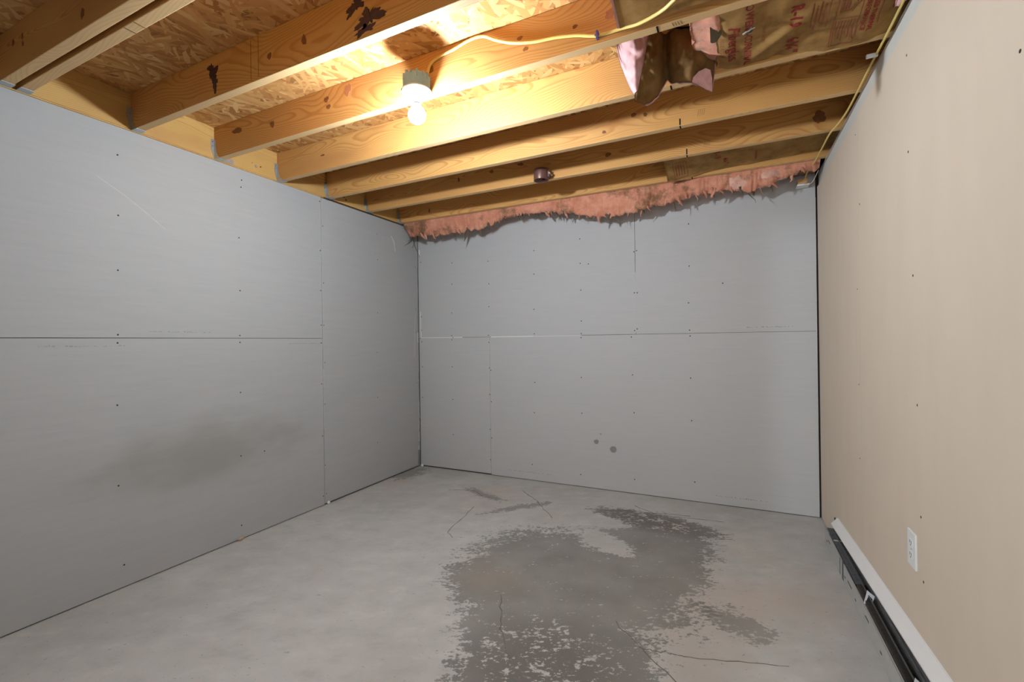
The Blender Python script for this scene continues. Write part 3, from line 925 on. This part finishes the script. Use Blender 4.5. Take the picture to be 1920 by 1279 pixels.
# ------------------------------------------------------------------ insulation
def sheet(name, nu, nv, fn, mat, parent, loc, thick=0.0, tdir=(0, 0, 1)):
    vs = [fn(i / nu, j / nv) for j in range(nv + 1) for i in range(nu + 1)]
    fs = [(j * (nu + 1) + i, j * (nu + 1) + i + 1, (j + 1) * (nu + 1) + i + 1, (j + 1) * (nu + 1) + i) for j in range(nv) for i in range(nu)]
    if thick:
        k = len(vs)
        t = Vector(tdir) * thick
        vs += [tuple(Vector(v) + t) for v in vs]
        fs2 = [tuple(reversed([q + k for q in f])) for f in fs]
        rim = [i for i in range(nu + 1)] + [(j + 1) * (nu + 1) - 1 for j in range(1, nv + 1)] + [nv * (nu + 1) + i for i in range(nu - 1, -1, -1)] + [j * (nu + 1) for j in range(nv - 1, 0, -1)]
        fs = fs + fs2 + [(rim[q], rim[(q + 1) % len(rim)], rim[(q + 1) % len(rim)] + k, rim[q] + k) for q in range(len(rim))]
    return mesh_obj(name, vs, fs, mat, parent, loc, True)

def text_part(body, size, fnz, x0, y0, mat, parent, bold=0.0):
    """flat print on a paper surface: reads along +y, letter tops towards +x"""
    cu = bpy.data.curves.new('print', 'FONT')
    cu.body = body
    cu.size = size
    cu.offset = bold
    cu.resolution_u = 2
    ob = bpy.data.objects.new('print', cu)
    COL.objects.link(ob)
    dg = bpy.context.evaluated_depsgraph_get()
    me = bpy.data.meshes.new_from_object(ob.evaluated_get(dg))
    bpy.data.objects.remove(ob)
    bm = bmesh.new(); bm.from_mesh(me)
    for _ in range(2):
        long_e = [q for q in bm.edges if q.calc_length() > 0.02]
        if long_e:
            bmesh.ops.subdivide_edges(bm, edges=long_e, cuts=1)
    bmesh.ops.triangulate(bm, faces=bm.faces[:])
    bm.verts.index_update()
    vs = []
    for v in bm.verts:
        X, Y = x0 + v.co.y, y0 + v.co.x
        vs.append((X, Y, fnz(X, Y) - 0.0022))
    fs = [[v.index for v in f.verts] for f in bm.faces]
    bm.free()
    bpy.data.meshes.remove(me)
    o = mesh_obj('print', vs, fs, mat, parent, (x0, y0, fnz(x0, y0)))
    return o

def line_part(pts, w, fnz, mat, parent, name='print'):
    mb = MB()
    for (ax, ay), (bx_, by) in zip(pts, pts[1:]):
        n = max(2, int(math.hypot(bx_ - ax, by - ay) / .012))
        P = [Vector((ax + (bx_ - ax) * k / n, ay + (by - ay) * k / n, 0)) for k in range(n + 1)]
        d = (P[-1] - P[0]).normalized()
        s = Vector((-d.y, d.x, 0)) * w / 2
        for p_, q_ in zip(P, P[1:]):
            quad = [p_ + s, p_ - s, q_ - s, q_ + s]
            mb.add([(v.x, v.y, fnz(v.x, v.y) - .0020) for v in quad], [(0, 1, 2, 3)])
    return mb.obj(name, mat, parent)

# --- printed batt between the lamp joist and the bright joist
def z12(x, y):
    t = (y - 1.675) / (2.04 - 1.675)
    z = 2.305 - 0.045 * t + 0.016 * math.sin(7 * x + 1.0) * t
    z += 0.020 * fbm((x, y, 0.3), 5.0, 3) + 0.010 * fbm((x, y, 1.3), 16.0, 3)
    # two soft folds
    d = (y - 1.93) + 0.9 * (x - 0.16)
    z -= 0.016 * math.exp(-(d / 0.022) ** 2) * math.exp(-((x - 0.14) / .12) ** 2)
    d = (y - 1.96) - 0.1 * (x - 0.32)
    z += 0.012 * math.exp(-(d / 0.015) ** 2) * math.exp(-((x - 0.32) / .07) ** 2)
    if x < 0.0:
        z += (0.0 - x) * 0.4
    if x > 0.45:
        z += (x - 0.45) * 0.28 * t
    return z
e = empty('insulation_batt', (0.25, 1.86, 2.30))
tag(e, 'brown paper-faced insulation batt with red print, at upper right beside tan wall', 'insulation', 'insulation between the joists')
pp = sheet('paper_facing', 70, 48, lambda u, v: (-0.03 + .60 * u + .012 * fbm((u * 3, v * 9, 7), 1.0, 3) * (1 - u), 1.676 + .362 * v, z12(-0.03 + .60 * u, 1.676 + .362 * v)), M_PAPER, e, (0.25, 1.86, 2.30), 0.0015)
def fib12(u, v):
    x = -0.115 + .70 * u
    y = 1.68 + .355 * v
    rag = .03 * fbm((v * 4, 2.0, 1.0), 2.0, 4)
    z = z12(max(x, 0.0), y) + 0.012 if x > -0.02 else 2.300 + 0.03 * v * 0 + .03 * fbm((x, y, 3), 14, 4) + (-0.02 - x) * .25
    return (x + (rag if u < .2 else 0), y, z)
sheet('fibreglass', 60, 30, fib12, M_PINK, e, (0.25, 1.86, 2.36), 0.10)
text_part('OWENS-CORNING', 0.036, z12, 0.064, 1.715, M_RED, pp, .0006)
text_part('Fiberglas', 0.055, z12, 0.010, 1.80, M_RED, pp, .0006)
text_part('INSULATION', 0.020, z12, -0.018, 1.85, M_REDF, pp)
text_part('KRAFT FACED', 0.015, z12, 0.120, 1.835, M_REDF, pp)
text_part('R-19', 0.050, z12, 0.205, 1.782, M_RED, pp, .0016)
text_part('6\u00bc"', 0.055, z12, 0.205, 1.940, M_RED, pp, .0014)
for k in range(5):
    xx = 0.318 - k * 0.012
    line_part([(xx, 1.800 + .01 * (k % 2)), (xx, 1.925 - .015 * (k % 3))], .0035, z12, M_REDF, pp)
box_ = [(0.341, 1.775), (0.412, 1.775), (0.412, 2.020), (0.341, 2.020), (0.341, 1.775)]
line_part(box_, .0032, z12, M_REDF, pp)
line_part([(0.341, 1.900), (0.412, 1.900)], .0026, z12, M_REDF, pp)
line_part([(0.385, 1.800), (0.405, 1.838), (0.385, 1.876)], .003, z12, M_REDF, pp)
line_part([(0.378, 1.806), (0.396, 1.838), (0.378, 1.870)], .0022, z12, M_REDF, pp)
line_part([(0.382, 1.808), (0.352, 1.808), (0.352, 1.868), (0.382, 1.868)], .0026, z12, M_REDF, pp)
for k in range(3):
    line_part([(0.358 + .008 * k, 1.815), (0.358 + .008 * k, 1.860)], .004, z12, M_REDF, pp)
for k in range(7):
    line_part([(0.402 - k * .009, 1.912), (0.402 - k * .009, 2.008 - .012 * (k % 3))], .003, z12, M_REDF, pp)
text_part('ASSURED THERMAL', 0.020, z12, 0.444, 1.800, M_RED, pp, .0006)
text_part('PERFORMANCE', 0.020, z12, 0.423, 1.830, M_RED, pp, .0006)
line_part([(0.470, 1.76), (0.470, 1.95)], .0026, z12, M_REDF, pp)
line_part([(0.515, 1.75), (0.515, 1.915)], .026, z12, M_RED, pp)
# torn paper scrap hanging at its end
def scrap(u, v):
    x = -0.05 + .135 * u
    y = 1.765 + .06 * v + .012 * math.sin(u * 9)
    z = 2.325 - .055 * v * (0.6 + .4 * math.sin(u * 7 + 1)) + .02 * fbm((x, y, 4), 22, 3)
    return (x, y, z)
sheet('torn_paper', 22, 10, scrap, M_DIRT, e, (0.0, 1.77, 2.32), 0.003)
def scrap2(u, v):
    return (0.055 + .04 * u, 1.822 + .016 * v, 2.268 + .012 * u + .008 * v * v + .006 * fbm((u, v, 2), 3))
sheet('torn_paper', 8, 4, scrap2, M_GYP, e, (0.07, 1.82, 2.27), 0.002)
def tuft(u, v):
    return (0.500 + .045 * u, 1.83 + .05 * v, 2.265 + .01 * math.sin(6 * u + v * 4) + .012 * fbm((u * 2, v * 2, 5), 3))
sheet('fibre_tuft', 10, 8, tuft, M_PALEPINK, e, (0.52, 1.85, 2.27), 0.008)

# --- torn flap hanging down left of it
ZB = [(-0.398, 2.365), (-0.385, 2.30), (-0.352, 2.205), (-0.319, 2.134), (-0.285, 2.111), (-0.262, 2.120), (-0.238, 2.140), (-0.222, 2.168), (-0.205, 2.190), (-0.190, 2.172), (-0.16, 2.168), (-0.121, 2.158), (-0.095, 2.142), (-0.068, 2.120), (-0.048, 2.106), (-0.040, 2.16), (-0.034, 2.22)]
def interp(tab, x):
    if x <= tab[0][0]:
        return tab[0][1]
    for (a, fa), (b, fb) in zip(tab, tab[1:]):
        if x <= b:
            return fa + (fb - fa) * (x - a) / (b - a)
    return tab[-1][1]
def flapP(x, z, dy=0.0):
    """(x, z) are taken on the plane y = 1.85 and carried onto the slanting, crumpled sheet"""
    xr = max(x, -0.325)
    y = 1.868 + 0.48 * (xr + .325) + 0.045 * math.exp(-((x + .212) / .018) ** 2) - 0.040 * math.exp(-((x + .115) / .045) ** 2) * min(1, max(0, (2.36 - z) / .12))
    y += 0.5 * max(0.0, -0.325 - x)              # the pink side turns back towards the bulb
    y += 0.024 * fbm((x, 0.2, z), 10, 3) + 0.020 * fbm((x, .9, z), 24, 3)
    y = min(2.022, y) + dy
    k = y / 1.85
    return (x * k, y, min(2.435, CAM_H + (z - CAM_H) * k))
e = empty('insulation_flap', (-0.21, 1.86, 2.41))
tag(e, 'torn piece of paper-faced insulation drooping below the joists, pink edge', 'insulation')
def paper_left(u, v):
    x = -0.318 + (-0.036 + 0.318) * u
    zb = interp(ZB, x) + 0.005 * fbm((x, 3, 0), 60, 2)
    z = 2.50 + (zb - 2.50) * v
    x += max(0.0, 1 - u * 4) * (-0.012 if z < 2.17 else 0.045 * min(1, (z - 2.17) / .20))
    return flapP(x, z)
sheet('paper_facing', 60, 44, paper_left, M_PAPERSH, e, (-.2, 1.86, 2.3), 0.0015, (0, 1, 0))
def flap_back(u, v):
    x = -0.398 + (-0.036 + 0.398) * u
    zb = interp(ZB, x) - 0.004 + 0.006 * fbm((x, 3, 0), 60, 2)
    z = 2.50 + (zb - 2.50) * v
    return flapP(x, z, 0.006)
sheet('fibreglass', 60, 40, flap_back, M_PALEPINK, e, (-.2, 1.88, 2.3), 0.008, (0.2, 1, 0.1))
tip = [(-0.112, 2.172), (-0.093, 2.190), (-0.068, 2.196), (-0.052, 2.185), (-0.046, 2.150), (-0.047, 2.104), (-0.070, 2.118), (-0.095, 2.140), (-0.116, 2.156)]
nt_ = len(tip)
inner = [(-0.078 + (x + 0.078) * .5, 2.152 + (z - 2.152) * .5) for x, z in tip]
vs = [flapP(-0.078, 2.152, -.009)] + [flapP(x, z, -.009) for x, z in inner] + [flapP(x, z, -.009) for x, z in tip]
fs = [(0, 1 + k, 1 + (k + 1) % nt_) for k in range(nt_)] + [(1 + k, 1 + nt_ + k, 1 + nt_ + (k + 1) % nt_, 1 + (k + 1) % nt_) for k in range(nt_)]
mesh_obj('turned_corner', vs, fs, M_PALEPINK, e, flapP(-.078, 2.152), True)

# --- batt in front of the lamp joist (top edge of the picture)
def z01(x, y):
    return 2.272 + max(0, 1.60 - y) * 0.34 - max(0, 1.42 - y) * .3 + 0.008 * fbm((x, y, 6), 9, 3)
e = empty('insulation_batt', (0.1, 1.45, 2.3))
tag(e, 'brown paper-faced insulation batt in front of the lamp joist, at top edge', 'insulation', 'insulation between the joists')
sheet('paper_facing', 50, 24, lambda u, v: (-0.332 + .93 * u, 1.275 + .325 * v, z01(-0.332 + .93 * u, 1.275 + .325 * v)), M_PAPER, e, (.1, 1.45, 2.3), .0015)
sheet('fibreglass', 50, 24, lambda u, v: (-0.341 + .93 * u + .004 * fbm((u, v * 6, 2), 3), 1.272 + .330 * v, z01(-0.341 + .93 * u, 1.272 + .33 * v) + .0035), M_PALEPINK, e, (.1, 1.45, 2.34), .09)

# --- batt between the clamp joist and the farthest joist
def z45(x, y):
    t = max(0.0, (y - 2.90) / (3.245 - 2.90))
    zf = interp([(-0.37, 2.247), (-0.30, 2.252), (-0.22, 2.262), (-0.1, 2.283), (0.11, 2.290), (0.34, 2.297), (0.56, 2.31)], x)
    return 2.335 + (zf - 2.335) * t ** 1.3 + 0.010 * fbm((x, y, 8), 9, 3)
e = empty('insulation_batt', (0.1, 3.07, 2.31))
tag(e, 'brown paper-faced insulation batt above the farthest joist, near right corner', 'insulation', 'insulation between the joists')
pq = sheet('paper_facing', 60, 24, lambda u, v: (-0.365 + .93 * u, 2.898 + .345 * v, z45(-0.365 + .93 * u, 2.898 + .345 * v)), M_PAPER, e, (.1, 3.07, 2.3), .0015)
sheet('fibreglass', 40, 20, lambda u, v: (-0.360 + .93 * u, 2.90 + .34 * v, z45(-0.36 + .93 * u, 2.9 + .34 * v) + .004), M_PINK, e, (.1, 3.07, 2.36), .09)
text_part('R-19', 0.05, z45, -0.07, 3.02, M_RED, pq, .001)
text_part('6\u00bc"', 0.04, z45, -0.02, 3.12, M_RED, pq, .001)
line_part([(-0.315, 3.06), (-0.235, 3.06), (-0.235, 3.22), (-0.315, 3.22), (-0.315, 3.06)], .003, z45, M_REDF, pq)
for k in range(4):
    line_part([(-0.30 + .016 * k, 3.09), (-0.30 + .016 * k, 3.20)], .005, z45, M_REDF, pq)
line_part([(0.16, 3.10), (0.16, 3.20)], .012, z45, M_REDF, pq)

# --- pink insulation strip stuffed above the back wall
LOW = [(-2.665, 2.22), (-2.62, 2.154), (-2.464, 2.161), (-2.33, 2.138), (-2.179, 2.143), (-2.015, 2.147), (-1.858, 2.140), (-1.79, 2.165), (-1.73, 2.189), (-1.605, 2.217), (-1.414, 2.222), (-1.232, 2.198),
       (-1.058, 2.158), (-0.891, 2.115), (-0.73, 2.100), (-0.575, 2.109), (-0.445, 2.141), (-0.319, 2.149), (-0.214, 2.171), (-0.079, 2.18),
       (0.003, 2.185), (0.114, 2.157), (0.237, 2.166), (0.298, 2.192), (0.38, 2.215), (0.414, 2.232), (0.51, 2.236)]
e = empty('insulation_strip', (-1.1, 3.42, 2.3))
tag(e, 'long ragged strip of pink fibreglass along the top of the back wall', 'insulation')
PROF = [(3.306, 2.42, 0), (3.304, 2.30, 0), (3.306, 2.262, 0), (3.309, .66, 1), (3.314, .38, 1), (3.322, .16, 1), (3.331, .04, 1), (3.341, 0.0, 1), (3.352, .05, 1), (3.378, .34, 1), (3.41, .62, 1), (3.46, .82, 1), (3.537, .95, 1), (3.538, 2.42, 0)]
NU = 620
vs, fs = [], []
X0, X1 = -2.665, 0.512
for i in range(NU + 1):
    x = X0 + (X1 - X0) * i / NU
    zl = interp(LOW, x) - 0.010 + 0.036 * fbm((x, 1, 2), 9, 4) + 0.018 * fbm((x, 4, 2), 42, 3)
    for j, (y, z, kind) in enumerate(PROF):
        zz = z if kind == 0 else zl + (2.255 - zl) * z
        w = 1.0 if 2 < j < 13 else 0.0
        dy = w * (0.060 * fbm((x, y, zz), 8, 4) + 0.034 * fbm((x, y, zz), 27, 4))
        dz = w * (0.026 * fbm((x + 5, y, zz), 24, 4))
        vs.append((x, min(3.538, max(3.303, y + dy)), min(zz + dz, 2.42) if kind else zz))
n = len(PROF)
for i in range(NU):
    for j in range(n - 1):
        fs.append((i * n + j, (i + 1) * n + j, (i + 1) * n + j + 1, i * n + j + 1))
mesh_obj('fibreglass', vs, fs, M_PINK, e, (-1.1, 3.42, 2.3), True)
# darkened shreds hanging from the lower edge
r = random.Random(17)
def shred(x, L, w, mat, lean=0.0, yo=3.348):
    zl = interp(LOW, x) + .010
    pts = [(x, yo, zl), (x + lean * .35 + r.uniform(-.006, .006), yo + r.uniform(-.01, .02), zl - L * .4), (x + lean * .8 + r.uniform(-.008, .008), yo + .02, zl - L * .8), (x + lean, yo + .03, zl - L)]
    MB().tube(pts, [w, w * .9, w * .75, w * .5, w * .3, w * .12], 6, 0.5, 4).obj('shred', mat, e, (x, yo, zl), True)
for x, L, w, m, ln in [(-2.02, .105, .020, M_DIRT, -.05), (-1.39, .075, .006, M_DIRT, .01), (-1.36, .06, .004, M_DIRT, .012), (-0.745, .06, .006, M_DIRT, .01), (-0.735, .075, .004, M_DIRT, .02),
                       (-0.345, .085, .006, M_DIRT, .01), (0.115, .10, .005, M_DIRT, .05), (-1.18, .06, .008, M_DIRT, -.01), (-1.55, .05, .010, M_DIRT, .02), (-1.25, .045, .010, M_DIRT, .03), (-2.3, .06, .010, M_DIRT, .02)]:
    shred(x, L, w, m, ln)
for k in range(90):
    x = r.uniform(-2.6, 0.42)
    shred(x, r.uniform(.025, .06), r.uniform(.003, .015), r.choice([M_DIRT, M_PINK, M_PINK]), r.uniform(-.03, .03), r.uniform(3.322, 3.356))
for pts in ([(-2.61, 3.39, 2.19), (-2.64, 3.41, 2.15), (-2.655, 3.44, 2.115), (-2.665, 3.43, 2.07)], [(-2.60, 3.40, 2.18), (-2.635, 3.42, 2.14), (-2.645, 3.44, 2.09), (-2.63, 3.47, 2.02), (-2.622, 3.48, 1.985)],
            [(-2.63, 3.40, 2.17), (-2.655, 3.40, 2.13), (-2.668, 3.37, 2.10), (-2.672, 3.33, 2.075)], [(-2.60, 3.39, 2.18), (-2.65, 3.39, 2.14), (-2.66, 3.36, 2.12)]):
    MB().tube(pts, [.007, .005, .004, .003, .0022, .0015], 6, .7, 5).obj('shred', M_DIRT, e, pts[0], True)
# paper-thin lump of lighter fibre near the right end
def lump(u, v):
    x = 0.01 + .32 * u
    zl = interp(LOW, x)
    z = zl + (2.262 - zl) * v
    return (x, 3.322 + .02 * (1 - v) - .012 * math.sin(math.pi * v) * (1 + .6 * math.sin(u * 11)) + .02 * fbm((x, 2, z), 18, 4), z - .004 + .012 * fbm((x, 1, z), 30, 3))
sheet('fibre_lump', 50, 20, lump, M_PINKB, e, (.1, 3.33, 2.2), .012, (0, 1, 0))

# ------------------------------------------------------------------ offcut block in the far right corner
e = empty('wood_block', (0.46, 3.50, 2.19))
tag(e, 'small pine offcut in the top right corner of the back wall, cable on it', 'wood block')
MB().box(0.412, 0.468, 3.47, 3.535, 2.180, 2.212, .002).obj('block', M_WOODB, e, (.44, 3.5, 2.195))
MB().box(0.408, 0.478, 3.466, 3.537, 2.168, 2.179, .003).obj('plaster_edge', M_GYP, e, (.44, 3.5, 2.17))
MB().tube([(0.475, 3.47, 2.172), (0.49, 3.46, 2.178), (0.503, 3.43, 2.20), (0.512, 3.38, 2.225)], .0025, 6).obj('wire', M_STRIP, e, (.49, 3.46, 2.18), True)

# ------------------------------------------------------------------ baseboard heater
def hz(y):                    # the hood sits a little lower at its far end
    return 0.182 + (3.016 - y) * 0.050
e = empty('baseboard_heater', (0.50, 2.1, 0.0))
tag(e, 'open baseboard heater with white hood along the tan wall', 'heater')
YN, YF = 0.75, 3.10
hood = MB()
hv = []
for y in (YN, 3.03):
    z = hz(y)
    hv += [(C - .0005, y, z + .004), (C - .006, y, z + .002), (C - .034, y, z - .030), (C - .034, y, z - .036), (C - .028, y, z - .036), (C - .004, y, z - .006), (C - .0005, y, z - .006)]
hood.add(hv, [(k, (k + 1) % 7, 7 + (k + 1) % 7, 7 + k) for k in range(7)] + [tuple(range(7)), tuple(range(13, 6, -1))])
hood.obj('hood', M_WHITE, e, (C, 2.1, .2))
bp = MB()
bp.add([(C - .003, YN, .0), (C - .003, YF, .0), (C - .003, YF, .125), (C - .003, 3.0, hz(3.0) - .01), (C - .003, YN, hz(YN) - .008),
        (C - .0005, YN, .0), (C - .0005, YF, .0), (C - .0005, YF, .125), (C - .0005, 3.0, hz(3.0) - .01), (C - .0005, YN, hz(YN) - .008)],
       [(0, 1, 2, 3, 4), (9, 8, 7, 6, 5), (0, 5, 6, 1), (1, 6, 7, 2), (2, 7, 8, 3), (3, 8, 9, 4), (4, 9, 5, 0)])
bp.obj('back_plate', M_HDUST, e, (C, 2.1, .1))
for k in range(4):
    MB().box(C - .006, C - .001, 3.085 + .012 * k - .02, 3.089 + .012 * k - .02, .085 + .016 * k, .125 + .012 * k).obj('tab', M_HBLACK, e, (C, 3.09, .1))
MB().box(C - .046, C - .003, YN, 3.13, .003, .008).obj('bottom_pan', M_HDUST, e, (C - .03, 2.1, .005))
lip = MB().box(C - .047, C - .0452, YN, 3.12, .002, .088).box(C - .047, C - .043, YN, 3.12, .086, .0885).obj('front_lip', M_HLIP, e, (C - .046, 2.1, .05))
for y, L, z in [(2.98, .05, .05), (3.06, .02, .03), (2.50, .07, .045), (2.62, .02, .035), (2.42, .02, .03), (2.05, .02, .03), (2.22, .05, .05)]:
    MB().box(C - .0478, C - .0468, y, y + L, z, z + .006).obj('slot', M_SCREW, lip, (C - .047, y, z))
MB().box(C - .0475, C - .0455, 2.66, 2.69, .004, .10).box(C - .0475, C - .0455, 2.73, 2.745, .004, .085).obj('clip', M_HDUST, lip, (C - .047, 2.68, .05))
MB().lathe([(.011, YN), (.011, 3.08)], (C - .024, 0, .075), 14, 'Y').obj('pipe', M_HDUST, e, (C - .024, 2.1, .075), True)
fins = MB()
y = YN + .02
while y < 2.42:
    fins.box(C - .043, C - .006, y, y + .0012, .045, .108)
    y += .0065
fo = fins.obj('fins', M_FIN, e, (C - .024, 1.6, .07))
fo['kind'] = 'stuff'
MB().box(C - .044, C - .005, 2.44, 3.09, .098, .103, .001).obj('damper', M_HDUST, e, (C - .024, 2.8, .1))
MB().box(C - .034, C - .030, YN, 2.98, .128, .131).box(C - .020, C - .017, YN, 2.98, .150, .153).obj('rail', M_HDUST, e, (C - .03, 2.1, .13))
for y in (2.285, 1.755):
    b0 = MB().prism([(C - .048, y, .095), (C - .024, y, .080), (C - .012, y, .130), (C - .036, y, .150)], (0, .003, 0)).obj('bracket', M_WHITE, e, (C - .03, y, .11))
    MB().prism([(C - .041, y - .001, .103), (C - .026, y - .001, .094), (C - .020, y - .001, .118), (C - .032, y - .001, .130)], (0, .0006, 0)).obj('bracket_hole', M_HBLACK, b0, (C - .03, y, .11))
    MB().prism([(C - .046, y - .02, .06), (C - .020, y - .02, .06), (C - .018, y - .02, .085), (C - .042, y - .02, .10)], (0, .002, 0)).obj('bracket', M_HLIP, e, (C - .03, y - .02, .08))
MB().box(C - .0445, C - .004, 2.90, 2.906, .103, .108).obj('cross_bar', M_HLIP, e, (C - .024, 2.9, .105))
MB().lathe([(.003, 0), (.003, -.001)], (C - .020, 1.60, hz(1.6) - .0138), 8, 'Z').obj('screw', M_SCREW, e, (C - .02, 1.6, .22))

# ------------------------------------------------------------------ wall outlet
OY0, OY1, OZ0, OZ1 = 1.850, 1.922, 0.434, 0.549
oy = (OY0 + OY1) / 2
e = empty('wall_outlet', (C, oy, OZ0))
tag(e, 'white duplex wall outlet on the tan wall above the heater', 'outlet')
MB().box(C - .0055, C + .0005, OY0, OY1, OZ0, OZ1, .0022).obj('cover_plate', M_PLATE, e, (C, oy, .49))
for z in (.4720, .5110):
    rc = MB()
    pts = []
    for k in range(24):
        a = 2 * math.pi * k / 24
        pts.append((C - .0052, oy + .0165 * math.cos(a), z + max(-.0125, min(.0125, .0165 * math.sin(a)))))
    ro = rc.prism(pts, (-.0018, 0, 0)).obj('receptacle', M_PLATE, e, (C, oy, z))
    for s in (-1, 1):
        MB().box(C - .0075, C - .0069, oy + s * .006 - .0011, oy + s * .006 + .0011, z - .001, z + .008).obj('slot', M_SCREW, ro, (C, oy, z))
    MB().lathe([(.0024, 0), (.0024, -.0006)], (C - .0069, oy, z - .0065), 8, 'X').obj('slot', M_SCREW, ro, (C, oy, z))
MB().lathe([(.003, 0), (.002, -.0012)], (C - .0053, oy, .4915), 10, 'X').obj('screw', M_NAILHEAD, e, (C, oy, .4915))

# ------------------------------------------------------------------ crumbs on the floor edge
def crumb(p, s, seed, label, mat):
    bm = bmesh.new()
    bmesh.ops.create_icosphere(bm, subdivisions=2, radius=1)
    vs = []
    for v in bm.verts:
        q = v.co * (1 + .5 * fbm(v.co + Vector((seed, 0, 0)), 1.6, 3))
        vs.append((p[0] + q.x * s[0], p[1] + q.y * s[1], max(0.0005, p[2] + q.z * s[2])))
    fs = [[v.index for v in f.verts] for f in bm.faces]
    bm.free()
    tag(mesh_obj('plaster_crumb', vs, fs, mat, None, (p[0], p[1], 0), False), label, 'crumb')
crumb((-A + .012, 2.425, .012), (.009, .012, .013), 1, 'pale plaster crumb at the foot of the vertical drywall joint', M_GYP)
crumb((-A + .010, 1.760, .010), (.008, .020, .010), 2, 'tan chip lying against the foot of the left wall', M_CHIP)
crumb((-A + .035, B - .022, .014), (.014, .010, .015), 3, 'pale plaster crumbs in the back left corner on the floor', M_GYP)
